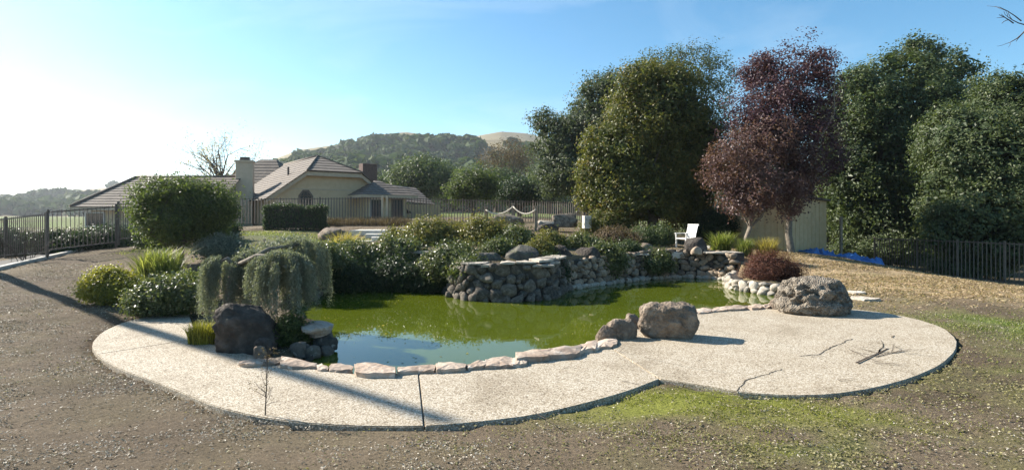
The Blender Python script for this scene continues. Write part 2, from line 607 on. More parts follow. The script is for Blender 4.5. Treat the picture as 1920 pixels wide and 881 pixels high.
_n = len(CTRL)
_A = np.zeros((_n + 3, _n + 3))
_A[:_n, :_n] = _tps(((CTRL[:, None, :2] - CTRL[None, :, :2]) ** 2).sum(-1)) + np.eye(_n) * .4
_A[:_n, _n] = 1
_A[:_n, _n + 1:] = CTRL[:, :2]
_A[_n:, :_n] = _A[:_n, _n:].T
_w = np.linalg.solve(_A, np.concatenate([CTRL[:, 2], np.zeros(3)]))


def hgt(x, y):
    """ground level without the pond"""
    x = np.atleast_1d(np.asarray(x, float))
    y = np.atleast_1d(np.asarray(y, float))
    xc = np.clip(x, -42, 42)
    yc = np.clip(y, -22, 76)
    z = _w[_n] + _w[_n + 1] * xc + _w[_n + 2] * yc
    for i in range(_n):
        z = z + _w[i] * _tps((xc - CTRL[i, 0]) ** 2 + (yc - CTRL[i, 1]) ** 2)
    return z


def H(x, y):
    return float(hgt(x, y)[0])


def axis(lo, hi, fine_lo, fine_hi, s0, far):
    a = list(np.arange(fine_lo, fine_hi, s0))
    s = s0
    x = a[-1]
    while x < far:
        s *= 1.13
        x += s
        a.append(x)
    s = s0
    x = a[0]
    while x > -far if lo else x > -60:
        s *= 1.13
        x -= s
        a.insert(0, x)
    return np.array(a)


gx = axis(True, True, -15, 17, .16, 2400)
gy = axis(False, True, 2, 24, .16, 2400)
GX, GY = np.meshgrid(gx, gy)
X, Y = GX.ravel(), GY.ravel()
Z = hgt(X, Y)
far = np.clip((np.hypot(X, Y) - 90) / 500, 0, 1)
Z = Z * (1 - far) + 1.8 * far
near = (np.abs(X) < 60) & (Y < 90) & (Y > -30)
Z += np.where(near, (fbm(xyz(X, Y) * .9, 3) - .5) * .10 + (fbm(xyz(X, Y) * 4.2, 3) - .5) * .07, 0)
P3 = xyz(X, Y)
dpat = dist(PATIO, X, Y)
inpat = inside(PATIO, X, Y)
dp = np.where(inpat, 0, dpat)
k = np.clip(1 - dp / .8, 0, 1)
Z = np.where(near, Z * (1 - k) + np.minimum(Z, -.035) * k, Z)
Z = np.where(inpat, -.16, Z)
dpond = dist(POND, X, Y)
inp = inside(POND, X, Y)
Z = np.where(inp | (dpond < .28), np.minimum(Z, -1.0), Z)
Z = np.maximum(Z, -1.2)

# colours of the ground: bare soil with patches of moss, clover and dry grass
n1 = fbm(P3 * .55, 5)
n2 = fbm(P3 * 1.9 + 40, 4)
n3 = fbm(P3 * .21 + 90, 3)


def spot(cx, cy, rx, ry, rot=0.0):
    c, s = math.cos(rot), math.sin(rot)
    u = ((X - cx) * c + (Y - cy) * s) / rx
    v = (-(X - cx) * s + (Y - cy) * c) / ry
    return np.exp(-(u * u + v * v))


soil = np.array((.112, .084, .056))
soil2 = np.array((.195, .150, .102))
clover = np.array((.150, .135, .062))
mossc = np.array((.195, .205, .042))
straw = np.array((.42, .31, .185))
greenc = np.array((.14, .19, .045))


def blendc(C, c, w):
    w = np.clip(w, 0, 1)[:, None]
    return C * (1 - w) + c * w


C = np.tile(soil, (len(X), 1))
C = blendc(C, soil2, (n1 - .35) * 2.2)
C = blendc(C, clover, np.clip((n2 - .38) * 2.6, 0, .75) * np.clip(.35 + X / 6.0, .25, 1))
MOSSW = np.clip(spot(1.6, 6.35, 1.1, .55, .25) + spot(2.5, 6.7, .8, .35, .1) + .8 * spot(3.4, 6.1, 1.2, .6) + .45 * spot(2.2, 5.2, 1.0, .35) + .6 * spot(-.2, 5.1, .5, .15), 0, 1) * np.clip((n2 - .36) * 4.0, 0, 1)
C = blendc(C, mossc, MOSSW)
DRYW = np.clip(spot(11.5, 18.5, 5.5, 3.0, .12) + spot(14.5, 15.5, 4.0, 1.6, .1) + .8 * spot(12, 22, 4, 2.5), 0, 1) * np.clip((n1 - .22) * 3.2, 0, 1)
C = blendc(C, straw, DRYW)
GRNW = np.clip(spot(10.4, 11.3, 1.6, .9) + .7 * spot(11.8, 10.0, 2.0, 1.0) + .5 * spot(2.9, 5.0, .6, .3) + .4 * spot(9.0, 7.0, 2.0, 1.4), 0, 1) * np.clip((n2 - .3) * 3.5, 0, 1)
C = blendc(C, greenc, GRNW)
C = blendc(C, np.array((.10, .13, .045)), .8 * spot(-9.2, 24.5, 2.6, 2.2) + .7 * spot(-12, 27, 3, 2) * (n2 > .4))
C = blendc(C, np.array((.19, .145, .10)), .7 * spot(1.5, 27, 7, 5) + .8 * spot(-6, 31, 6, 3))
C = blendc(C, np.array((.13, .17, .05)), .9 * (np.clip((Y - 42) / 10, 0, 1)) * np.clip((n3 - .2) * 4, 0, 1))
nx, ny = len(gx), len(gy)
ii = (np.arange(ny - 1)[:, None] * nx + np.arange(nx - 1)[None, :]).ravel()
gf = np.stack([ii, ii + 1, ii + nx + 1, ii + nx], -1)
me = np_mesh('ground', np.stack([X, Y, Z], -1), gf, M_GROUND, True)
ca = me.color_attributes.new('gcol', 'FLOAT_COLOR', 'POINT')
ca.data.foreach_set('color', np.concatenate([C, np.ones((len(C), 1))], 1).astype(np.float32).ravel())
ground = tag(obj('ground', me), kind='structure')

# ------------------------------------------------------------------ water
mb = MB()
mb.add([(x, y, WATER) for x, y in POND * 1.0], [tuple(range(len(POND)))])
# a little larger than the outline so that it runs under the stones
cpt = POND.mean(0)
me = bpy.data.meshes.new('pond_water')
bm = bmesh.new()
out = []
for i in range(len(POND)):
    a, b, c = POND[i - 1], POND[i], POND[(i + 1) % len(POND)]
    t = (c - a) / np.linalg.norm(c - a)
    out.append(b + np.array((t[1], -t[0])) * .14)
f = bm.faces.new([bm.verts.new((p[0], p[1], WATER)) for p in out])
if f.normal.z < 0:
    f.normal_flip()
bmesh.ops.triangulate(bm, faces=bm.faces[:])
bm.normal_update()
for f in bm.faces:
    if f.normal.z < 0:
        f.normal_flip()
bm.to_mesh(me)
bm.free()
me.materials.append(M_WATER)
tag(obj('pond_water', me), kind='structure')
# the basin: a wall under the rim all round
mb = MB()
n = len(POND)
rim = [np.array(p) for p in POND]
near_i = set(range(0, 18)) | set(range(38, n))
for i in range(n):
    a, b = out[i], out[(i + 1) % n]
    z1 = -.06
    mb.add([(a[0], a[1], -1.1), (b[0], b[1], -1.1), (b[0], b[1], z1), (a[0], a[1], z1)], [(0, 1, 2, 3)])
tag(mb.build('pond_basin', M_FIBRE), kind='structure')

# ------------------------------------------------------------------ patio: slabs with open joints
patio_root = tag(bpy.data.objects.new('patio', None), kind='structure')
link(patio_root)


def clip_poly(poly, p, nrm, off=0.0):
    """part of the polygon on the side where (q - p).n >= off"""
    out = []
    n = len(poly)
    for i in range(n):
        a, b = poly[i], poly[(i + 1) % n]
        da = (a[0] - p[0]) * nrm[0] + (a[1] - p[1]) * nrm[1] - off
        db = (b[0] - p[0]) * nrm[0] + (b[1] - p[1]) * nrm[1] - off
        if da >= 0:
            out.append(a)
        if (da >= 0) != (db >= 0):
            t = da / (da - db)
            out.append((a[0] + (b[0] - a[0]) * t, a[1] + (b[1] - a[1]) * t))
    return out


def smooth_poly(P, keep):
    """Chaikin once, keeping sharp points"""
    o = []
    n = len(P)
    for i in range(n):
        a, b, c = P[i - 1], P[i], P[(i + 1) % n]
        if i in keep:
            o.append(tuple(b))
        else:
            o.append(tuple(.2 * a + .8 * b))
            o.append(tuple(.8 * b + .2 * c))
    return o


pat = smooth_poly(PATIO, {0, 19, len(patio_out) - 1, len(patio_out)})


def slab(poly):
    bm = bmesh.new()
    f = bm.faces.new([bm.verts.new((x, y, 0)) for x, y in poly])
    bm.normal_update()
    if f.normal.z < 0:
        f.normal_flip()
    r = bmesh.ops.extrude_face_region(bm, geom=[f])
    vs = [v for v in r['geom'] if isinstance(v, bmesh.types.BMVert)]
    for v in vs:
        v.co.z -= .13
    bm.normal_update()
    bmesh.ops.recalc_face_normals(bm, faces=bm.faces[:])
    top = [f for f in bm.faces if f.normal.z > .9 and f.calc_center_median().z > -.01]
    es = [e for f in top for e in f.edges]
    bmesh.ops.bevel(bm, geom=es, offset=.010, segments=2, affect='EDGES')
    bmesh.ops.triangulate(bm, faces=[f for f in bm.faces if len(f.verts) > 4])
    me = bpy.data.meshes.new('slab')
    bm.to_mesh(me)
    bm.free()
    me.materials.append(M_PATIO)
    return obj('slab', me, patio_root)


# joint lines (photo pixels on the patio level)
JOINTS = [((785, 700), (796, 800)), ((180, 664), (372, 634)), ((215, 607), (360, 604)), ((1150, 655), (1237, 710))]
polys = [pat]
for a, b in JOINTS:
    A_, B_ = np.array(G(*a)[:2]), np.array(G(*b)[:2])
    t = (B_ - A_) / np.linalg.norm(B_ - A_)
    nrm = np.array((-t[1], t[0]))
    new = []
    mid = (A_ + B_) / 2
    L = np.linalg.norm(B_ - A_) * .62 + .5
    for p in polys:
        xs = np.array(p)
        s = (xs - mid) @ nrm
        # only cut a slab that the joint really crosses
        hit = inside(xs, np.array([mid[0]]), np.array([mid[1]]))[0]
        if hit and s.min() < -.05 and s.max() > .05:
            for sg in (1, -1):
                q = clip_poly(p, mid, nrm * sg, .006)
                if len(q) > 2:
                    new.append(q)
        else:
            new.append(p)
    polys = new
for p in polys:
    slab(p)


def strip(name, pts_px, w, mat, parent, z=.004, jit=.012):
    """a thin irregular crack filled with dirt"""
    pts = []
    for i in range(len(pts_px) - 1):
        a, b = np.array(G(*pts_px[i], z)[:2]), np.array(G(*pts_px[i + 1], z)[:2])
        k = max(2, int(np.linalg.norm(b - a) / .06))
        for j in range(k):
            pts.append(a + (b - a) * j / k + rng.normal(0, jit, 2))
    vs, fs = [], []
    for i, p in enumerate(pts):
        t = pts[min(i + 1, len(pts) - 1)] - pts[max(i - 1, 0)]
        t = t / (np.linalg.norm(t) + 1e-9)
        nn = np.array((-t[1], t[0])) * w * (.5 + rng.random()) * .5
        vs += [(*(p - nn), z), (*(p + nn), z)]
    for i in range(len(pts) - 1):
        fs.append((2 * i, 2 * i + 2, 2 * i + 3, 2 * i + 1))
    return MB().add(vs, fs).build(name, mat, parent)


strip('crack', [(1380, 733), (1400, 712), (1440, 700), (1468, 690)], .014, M_DARK, patio_root)
strip('crack', [(1500, 667), (1535, 664), (1560, 650), (1600, 634)], .016, M_DARK, patio_root)
strip('crack', [(690, 700), (730, 712)], .008, M_DARK, patio_root)
strip('crack', [(1150, 656), (1300, 690), (1380, 700)], .006, M_DARK, patio_root)
strip('crack', [(1290, 604), (1420, 640), (1500, 652)], .005, M_DARK, patio_root)

# ------------------------------------------------------------------ rocks
def ico(sub):
    bm = bmesh.new()
    bmesh.ops.create_icosphere(bm, subdivisions=sub, radius=1)
    v = np.array([x.co[:] for x in bm.verts])
    f = np.array([[y.index for y in x.verts] for x in bm.faces])
    bm.free()
    return v, f


ICO = {k: ico(k) for k in (1, 2, 3, 4, 5)}


def rock_mesh(name, size, seed, mat, sub=4, rough=.25, flat=.0, box=.5, pits=None, fine=.04, base=-.5, facets=8, cut=.70):
    """a boulder, origin at its base centre; size = full extents"""
    v, f = ICO[sub]
    v = v.copy()
    # towards a rounded box
    e = 2 + 3 * box
    ln = (np.abs(v) ** e).sum(1) ** (1 / e)
    v = v / ln[:, None]
    d = (fbm(v * 1.1 + seed * 7.7, 3) - .5) * 2 * rough + (fbm(v * 3.3 + seed * 3.1, 4) - .5) * rough * .9
    if fine:
        d = d - np.abs(fbm(v * 4.5 + seed, 3) - .5) * fine * 2.2 - np.abs(fbm(v * 13 + seed * 2, 3) - .5) * fine * 1.1
    v = v * (1 + d)[:, None]
    # flattened facets
    rr = np.random.default_rng(seed)
    for _ in range(facets):
        nn = rr.normal(size=3)
        nn /= np.linalg.norm(nn)
        c = cut + rr.random() * .2
        s = v @ nn
        v = v - np.maximum(s - c, 0)[:, None] * nn * .8
    if pits:
        for _ in range(pits):
            nn = rr.normal(size=3)
            nn[2] = abs(nn[2]) * .6
            nn /= np.linalg.norm(nn)
            w = np.exp(-((v / np.linalg.norm(v, axis=1)[:, None] - nn) ** 2).sum(1) / (.003 + .014 * rr.random() ** 2))
            v = v * (1 - rr.uniform(.1, .34) * w)[:, None]
    v[:, 2] = np.maximum(v[:, 2], base)
    lo, hi = v.min(0), v.max(0)
    v = (v - (lo + hi) / 2) / (hi - lo)
    v[:, 2] += .5
    v = v * np.array(size)
    return np_mesh(name, v, f, mat, True)


def rock(name, loc, size, seed, mat, label, cat='boulder', rz=0.0, **kw):
    o = obj(name, rock_mesh(name, size, seed, mat, **kw), loc=loc)
    o.rotation_euler = (0, 0, rz)
    return tag(o, label, cat)


def px_rock(name, x0, x1, ytop, ybase, mat, label, seed, depth=.8, z=0.0, d=None, sink=.04, cat='boulder', **kw):
    """a rock whose outline spans x0..x1 and ytop..ybase in the photograph; stands on the level z (or at distance d)"""
    if d is None:
        d = (EYE - z) * F / (ybase - HOR)
    else:
        z = EYE - (ybase - HOR) / F * d
    w = (x1 - x0) / F * d
    dy = w * depth
    dc = d + dy * .42
    h = (ybase - ytop) / F * dc
    return rock(name, ((x0 + x1) / 2 / F * dc - 960 / F * dc, dc, z - sink), (w, dy, h + sink), seed, mat, label, cat, **kw)


px_rock('boulder', 406, 518, 574, 662, M_BASALT, 'large dark rough boulder on the patio under the weeping cedar', 3, .75, sub=5, rough=.34, box=.5, fine=.16)
px_rock('boulder', 1192, 1307, 571, 637, M_BROWNROCK, 'large flat-topped brown boulder on the middle of the patio', 5, .7, sub=5, rough=.26, box=.75, fine=.10)
px_rock('boulder', 1450, 1598, 526, 593, M_TUFA, 'pale pitted domed boulder on the patio in front of the red bush', 9, .8, sub=5, rough=.14, box=.0, pits=130, fine=.16)
px_rock('rock', 1138, 1196, 600, 637, M_BROWNROCK, 'small brown rock leaning against the left side of flat-topped boulder', 12, .7, sub=4, cat='rock')
px_rock('rock', 1116, 1160, 612, 638, M_BROWNROCK, 'low brown rock, leftmost of those beside the flat-topped boulder', 13, .8, sub=4, cat='rock')
px_rock('rock', 1172, 1204, 590, 626, M_BROWNROCK, 'brown rock wedged behind left shoulder of the flat-topped boulder', 14, .8, z=-.1, sub=4, cat='rock')
px_rock('rock', 1444, 1470, 560, 580, M_BROWNROCK, 'fist-shaped stone at left foot of the pale pitted boulder', 15, .9, sub=3, cat='rock')
px_rock('rock', 476, 500, 650, 672, M_BROWNROCK, 'round cobble on the patio right of the dark boulder', 16, .9, sub=3, cat='rock')
px_rock('rock', 478, 512, 636, 664, M_BASALT, 'grey stone tucked against the right foot of the dark boulder', 17, .9, z=0.02, sub=3, cat='rock')
px_rock('rock', 1182, 1224, 456, 478, M_RIVERWARM, 'rounded boulder on top of stone wall left of the chair terrace', 21, .8, d=20.9, sub=4, cat='boulder')
px_rock('rock', 1283, 1326, 446, 475, M_BASALT, 'dark rounded boulder on the wall in front of the white chair', 22, .8, d=20.6, sub=4, rough=.2, cat='boulder')
px_rock('rock', 1296, 1316, 462, 476, M_RIVERWARM, 'small reddish stone at the foot of boulder before the white chair', 23, .8, d=20.3, sub=3, cat='rock')
px_rock('rock', 946, 1012, 461, 494, M_MOSSROCK, 'mossy dark slab-like rock above the stone planter', 24, .7, d=16.9, sub=4, rough=.2, cat='boulder')
px_rock('rock', 880, 942, 474, 496, M_MOSSROCK, 'low mossy rock under the shrubs at planter top', 25, .7, d=16.7, sub=4, rough=.2, cat='boulder')
px_rock('rock', 1032, 1078, 460, 512, M_BASALT, 'upright dark rock right of the planter at the pond wall', 26, .7, d=18.0, sub=4, rough=.2, cat='boulder')
px_rock('rock', 1074, 1126, 463, 514, M_BASALT, 'broad dark rock behind the ivy that spills over the wall', 27, .7, d=18.6, sub=4, rough=.2, cat='boulder')
px_rock('rock', 1034, 1084, 400, 425, M_TUFA, 'light jagged rock, largest of the pile by the rope posts', 28, .8, d=28.5, sub=4, rough=.3, cat='boulder')
px_rock('rock', 1008, 1040, 413, 426, M_CHALK, 'flat pale rock at left of the pile by rope posts', 29, .8, d=28.3, sub=4, cat='rock')
px_rock('rock', 1006, 1048, 419, 437, M_BASALT, 'dark low rock in front of the pile by rope posts', 30, .8, d=26.5, sub=4, cat='rock')
px_rock('rock', 920, 984, 401, 420, M_TUFA, 'long rounded rock below the sagging rope', 31, .6, d=28.0, sub=4, cat='boulder')
px_rock('rock', 594, 640, 427, 449, M_BROWNROCK, 'brown rock beside the straw-coloured grass clump at the steps', 32, .8, d=23.6, sub=4, cat='boulder')
px_rock('rock', 1048, 1076, 444, 453, M_BASALT, 'flat dark stone lying on the bare slope above pond', 33, .8, d=23.0, sub=3, cat='rock')

# flat slabs right of the pitted boulder and discs by the dark boulder
def flat_stone(name, poly, z0, z1, mat, parent=None, bevel=.012, label=None, cat=None, sub=True):
    """an irregular flat stone with a rough upper face"""
    bm = bmesh.new()
    f = bm.faces.new([bm.verts.new((p[0], p[1], z1)) for p in poly])
    bm.normal_update()
    if f.normal.z < 0:
        f.normal_flip()
    r = bmesh.ops.extrude_face_region(bm, geom=[f])
    for v in r['geom']:
        if isinstance(v, bmesh.types.BMVert):
            v.co.z = z0
    bmesh.ops.recalc_face_normals(bm, faces=bm.faces[:])
    if sub:
        bmesh.ops.subdivide_edges(bm, edges=[e for e in bm.edges], cuts=1, use_grid_fill=True)
    tops = [f for f in bm.faces if all(v.co.z > z1 - 1e-4 for v in f.verts)]
    r = bmesh.ops.poke(bm, faces=tops)
    cen = set(r['verts'])
    for v in bm.verts:
        if v in cen:
            v.co.z += .008 + .02 * R.random()
        elif v.co.z > z1 - 1e-4:
            v.co.z += R.uniform(-.016, .010)
            v.co.x += R.uniform(-.012, .012)
            v.co.y += R.uniform(-.012, .012)
        elif v.co.z > z0 + 1e-4:
            v.co.x += R.uniform(-.015, .015)
            v.co.y += R.uniform(-.015, .015)
    bmesh.ops.triangulate(bm, faces=bm.faces[:])
    bm.normal_update()
    me = bpy.data.meshes.new(name)
    bm.to_mesh(me)
    bm.free()
    me.materials.append(mat)
    o = obj(name, me, parent)
    if label:
        tag(o, label, cat)
    return o


def oval(cx, cy, rx, ry, n=12, jit=.06, rot=0.0):
    ps = []
    for i in range(n):
        a = 2 * math.pi * i / n
        r = 1 + R.uniform(-jit, jit)
        x, y = rx * r * math.cos(a), ry * r * math.sin(a)
        ps.append((cx + x * math.cos(rot) - y * math.sin(rot), cy + x * math.sin(rot) + y * math.cos(rot)))
    return ps


c = G(476, 683, 0)
flat_stone('stepping_stone', oval(c[0], c[1], .20, .17, 14, .03), .001, .05, M_FLAG, None, label='round flat pale stone, left of the two on the patio by the coping', cat='stone')
c = G(508, 681, 0)
flat_stone('stepping_stone', oval(c[0], c[1], .17, .16, 14, .03), .002, .045, M_BROWNROCK, None, label='round flat brown stone, right of the two on the patio by the coping', cat='stone')
c = G(1622, 560, .03)
flat_stone('slab_stone', oval(c[0], c[1], .34, .28, 9, .15), -.02, .06, M_LEDGE, None, label='pale flat slab lying in grass right of the pitted boulder', cat='stone')
c = G(1606, 549, .04)
flat_stone('slab_stone', oval(c[0], c[1], .24, .2, 9, .15), -.02, .08, M_LEDGE, None, label='small flat slab in grass behind the pitted boulder', cat='stone')

# ------------------------------------------------------------------ coping of flagstones along the near pond edge
coping = thing('stone_coping', (*G(800, 695, 0)[:2], 0), 'row of uneven pinkish flagstones edging the near side of the green pond', 'stone edging')
FL = [  # (x0, x1, water-side y0,y1, patio-side y0,y1, raise)
    (524, 594, 668, 682, 690, 691, .045), (592, 616, 682, 683, 694, 696, .03), (616, 662, 682, 684, 697, 698, .035), (664, 742, 679, 686, 706, 708, .075),
    (744, 816, 688, 683, 703, 699, .05), (816, 874, 679, 681, 700, 696, .06), (874, 912, 683, 674, 695, 691, .05), (908, 964, 672, 668, 692, 690, .05),
    (960, 990, 669, 664, 689, 685, .055), (966, 1032, 660, 652, 683, 676, .09), (1026, 1090, 652, 646, 676, 668, .08), (1084, 1120, 646, 636, 665, 658, .06),
    (1112, 1158, 640, 634, 660, 648, .04),
    (1302, 1336, 578, 577, 588, 586, .035), (1334, 1368, 577, 574, 586, 582, .04), (1364, 1404, 573, 572, 583, 580, .05), (1400, 1434, 572, 571, 580, 578, .045),
    (1430, 1456, 570, 568, 578, 577, .05)]
for (x0, x1, a0, a1, b0, b1, zr) in FL:
    g0, g1 = 2.0, 2.0
    xm, am, bm_ = (x0 + x1) / 2, (a0 + a1) / 2 - R.uniform(1, 3), (b0 + b1) / 2 + R.uniform(0, 2.5)
    pl = [G(x0 + g0, b0, 0), G(xm - (x1 - x0) * .2, bm_, 0), G(xm + (x1 - x0) * .22, bm_ - 1, 0), G(x1 - g1, b1, 0), G(x1 - g1 + 2, (a1 + b1) / 2, 0), G(x1 - g1 - 3, a1, zr), G(xm, am, zr), G(x0 + g0 + 3, a0, zr), G(x0 + g0 - 1, (a0 + b0) / 2, 0)]
    flat_stone('flagstone', [(p[0], p[1]) for p in pl], -.06, zr, M_FLAG, coping)

# ------------------------------------------------------------------ pond walls of stones
STONES = {}


def stone_variants(mat, key):
    if key not in STONES:
        STONES[key] = [rock_mesh('stone', (1, 1, 1), 100 + i + 31 * (len(STONES)), mat, sub=2, rough=.24, box=.6, fine=0, base=-1, facets=14, cut=.58) for i in range(8)]
    return STONES[key]


def poly_len(pts):
    s = [0.0]
    for i in range(len(pts) - 1):
        s.append(s[-1] + float(np.linalg.norm(np.array(pts[i + 1]) - np.array(pts[i]))))
    return s


def along(pts, s, cum):
    for i in range(len(pts) - 1):
        if s <= cum[i + 1] or i == len(pts) - 2:
            t = (s - cum[i]) / (cum[i + 1] - cum[i] + 1e-9)
            p = np.array(pts[i]) * (1 - t) + np.array(pts[i + 1]) * t
            d = np.array(pts[i + 1]) - np.array(pts[i])
            return p, d / (np.linalg.norm(d) + 1e-9)


def stone_wall(name, label, pts, top, sw, sh, mats, cap=None, thick=.5, lean=.1, white_rows=0, maxn=280, cat='stone wall'):
    """stones laid in uneven courses along pts (water on the right hand side when walking pts); top: list of heights per point"""
    pts = [np.array(p[:2]) for p in pts]
    cum = poly_len(pts)
    L = cum[-1]
    root = thing(name, (*pts[len(pts) // 2], WATER), label, cat)

    def topz(s):
        return float(np.interp(s, cum, top))
    # backing
    mb = MB()
    for i in range(len(pts) - 1):
        a, b = pts[i], pts[i + 1]
        d = (b - a) / np.linalg.norm(b - a)
        nn = np.array((-d[1], d[0]))           # away from the water
        a0, b0 = a + nn * .05, b + nn * .05
        a1, b1 = a + nn * thick, b + nn * thick
        za, zb = top[i] - .03, top[i + 1] - .03
        mb.add([(*a0, -1.1), (*b0, -1.1), (*b1, -1.1), (*a1, -1.1), (*a0, za), (*b0, zb), (*b1, zb), (*a1, za)],
               [(0, 1, 5, 4), (2, 3, 7, 6), (4, 5, 6, 7), (1, 2, 6, 5), (3, 0, 4, 7)])
    mb.build('backing', M_FIBRE, root)
    cnt = 0

    def put(s, zc, w, h, mt, fwd=0.0):
        p, d = along(pts, min(max(s, .01), L - .01), cum)
        nn = np.array((-d[1], d[0]))
        q = p + nn * (lean * (zc - WATER) + R.uniform(-.05, .035) - fwd)
        o = bpy.data.objects.new('stone', R.choice(stone_variants(mt, mt.name)))
        link(o, root)
        o.matrix_parent_inverse = root.matrix_basis.inverted()
        o.location = (q[0], q[1], zc - h * .5)
        o.scale = (w, sw * R.uniform(.8, 1.35), h)
        o.rotation_euler = (R.uniform(-.2, .2), R.uniform(-.35, .35), math.atan2(d[1], d[0]) + R.uniform(-.3, .3))
    # a footing of larger stones at the waterline
    s = 0.0
    while s < L:
        w = sw * R.uniform(.9, 1.7)
        h = sh * R.uniform(1.1, 1.6)
        put(s + w / 2, WATER + h * .22, w * 1.04, h, mats[0], .05)
        cnt += 1
        s += w * .94
    # the rest packed from large to small
    placed = []
    for tries, sc in ((900, 1.55), (1600, 1.15), (3000, .85), (3000, .6)):
        for _ in range(int(tries * L / 4)):
            if cnt >= maxn:
                break
            s = R.uniform(0, L)
            w = sw * sc * R.uniform(.8, 1.2)
            h = sh * sc * R.uniform(.75, 1.25)
            z0 = WATER + sh * .75
            z1 = topz(s) - h * .35
            if z1 < z0:
                continue
            zc = R.uniform(z0, z1)
            ok = True
            for (s2, z2, w2, h2) in placed:
                if abs(s - s2) < (w + w2) and ((s - s2) / ((w + w2) * .46)) ** 2 + ((zc - z2) / ((h + h2) * .46)) ** 2 < 1:
                    ok = False
                    break
            if ok:
                placed.append((s, zc, w, h))
                put(s, zc, w * 1.1, h * 1.1, mats[-1])
                cnt += 1
    if cap:
        s = -.05
        while s < L - .1:
            w = R.uniform(*cap)
            p, d = along(pts, min(max(s, 0), L - .02), cum)
            p2, d2 = along(pts, min(s + w, L), cum)
            nn = np.array((-d[1], d[0]))
            n2 = np.array((-d2[1], d2[0]))
            zt = (topz(s) + topz(s + w)) / 2 + R.uniform(-.06, .05)
            e0, e1 = R.uniform(-.10, .02), R.uniform(-.10, .02)
            q = [p + nn * e0, (p + p2) / 2 + nn * (e0 + e1) / 2 + nn * R.uniform(-.06, .03), p2 + n2 * e1, p2 + n2 * R.uniform(.34, .5), (p + p2) / 2 + nn * R.uniform(.4, .6), p + nn * R.uniform(.34, .5)]
            flat_stone('capstone', [tuple(x + (p2 - p) / np.linalg.norm(p2 - p + 1e-9) * 0) for x in q], zt - .03, zt + R.uniform(.015, .04), M_LEDGE, root)
            s += w + R.choice((.02, .03, .12))
    return root, cnt


def wpts(pxs):
    return [np.array(G(x, y, WATER)[:2]) for x, y in pxs]


# (walked from right to left as the traced outline goes: water lies on the left there, so reverse)
planter_px = [(826, 536), (838, 545), (846, 555), (872, 562), (920, 565), (980, 565), (1030, 561), (1046, 553), (1062, 543)]
wall_r_px = [(1062, 543), (1120, 535), (1200, 525), (1270, 520), (1340, 523), (1376, 527)]
recess_px = [(572, 566), (606, 545), (680, 539), (760, 537), (828, 538)]
bed_px = [(1376, 527), (1364, 536), (1380, 544), (1420, 550), (1472, 556)]
r1 = stone_wall('planter_wall', 'rounded planter wall of grey fieldstones jutting into the pond', wpts(planter_px), [.78, .79, .78, .80, .86, .88, .89, .88, .84], .25, .20, [M_RIVER], cap=(.22, .7), thick=.6)
r2 = stone_wall('retaining_wall', 'curved retaining wall of brown cobbles along the far right pond edge', wpts(wall_r_px), [.75, .8, .88, .92, .90, .86], .215, .15, [M_CHALK, M_RIVERWARM], cap=None, thick=.6, white_rows=1, maxn=295)
r3 = stone_wall('recess_wall', 'shaded stone wall under overhanging shrubs at the back of the pond', wpts(recess_px), [.75, .9, .95, .95, .9], .27, .21, [M_RIVER], cap=(.5, 1.0), thick=.6)
r4 = stone_wall('bed_edging', 'low edging of whitened stones in front of the red bush', wpts(bed_px), [.24, .2, .18, .18, .18], .22, .16, [M_CHALK], cap=None, thick=.5, white_rows=9)

# thin ledges on the right-hand wall
ledge = [(1050, 494, 1015, 499, 15.9), ]


def ledge_stone(px0, px1, py, d, depth, label, th=.05, mat=M_LEDGE):
    a, b = W(px0, d, py), W(px1, d, py)
    n = 5
    pl = [(a[0] + (b[0] - a[0]) * i / n, d + R.uniform(-.06, .06)) for i in range(n + 1)] + [(b[0] - (b[0] - a[0]) * i / n, d + depth + R.uniform(-.08, .08)) for i in range(n + 1)]
    return flat_stone('ledge_stone', pl, a[2] - th, a[2], mat, None, label=label, cat='stone')


ledge_stone(992, 1050, 491, 15.6, .45, 'thin pale ledge stone, upper of two at the right end of planter')
ledge_stone(998, 1040, 497, 15.15, .5, 'thin pale ledge stone, lower of two at the right end of planter')
ledge_stone(1158, 1218, 476, 20.0, .5, 'thin ledge stone on the wall beneath the rounded boulder')
ledge_stone(1326, 1394, 473, 20.1, .6, 'long thin capstone on the wall below the spiky green plant')
# chair terrace
tz = W(1255, 22, 469)[2]
tp = [W(1218, 20.9, 0)[:2], W(1290, 20.9, 0)[:2], W(1330, 22, 0)[:2], W(1332, 25.5, 0)[:2], W(1232, 25.5, 0)[:2], W(1222, 23, 0)[:2]]
terrace = MB().prism([(p[0], p[1]) for p in tp], tz - .25, tz).build('terrace', M_CONC, None, bevel=.02)
tag(terrace, kind='structure')

# promontory of stacked slabs left of the water
prom = thing('rock_ledge', (*G(590, 640, 0)[:2], -.1), 'stacked pale flat stones above dark rocks at the left pond edge', 'rock ledge')
for k, (x0, x1, y0, y1, z) in enumerate([(566, 622, 612, 604, .30), (560, 630, 618, 606, .24), (572, 628, 626, 610, .18)]):
    a, b = G(x0, y0, z), G(x1, y1 + 6, z)
    c0 = G((x0 + x1) / 2, (y0 + y1) / 2, z)
    flat_stone('slab', oval(c0[0], c0[1], (b[0] - a[0]) / 2 * R.uniform(.92, 1.05), .42, 11, .10, .2), z - .055, z, M_FLAG, prom)
for k in range(16):
    px = 556 + 66 * R.random()
    py = R.uniform(628, 664) - (px - 556) * .12
    c0 = G(px, py, -.02)
    me = rock_mesh('rock', (R.uniform(.18, .34), R.uniform(.2, .3), R.uniform(.16, .28)), 300 + k, M_RIVER, sub=3, rough=.25, box=.5)
    o = obj('rock', me, prom)
    o.matrix_parent_inverse = prom.matrix_basis.inverted()
    o.location = (c0[0] - .05, c0[1] + .1, -.22 + R.uniform(0, .14))
    o.rotation_euler = (0, 0, R.uniform(0, 6))

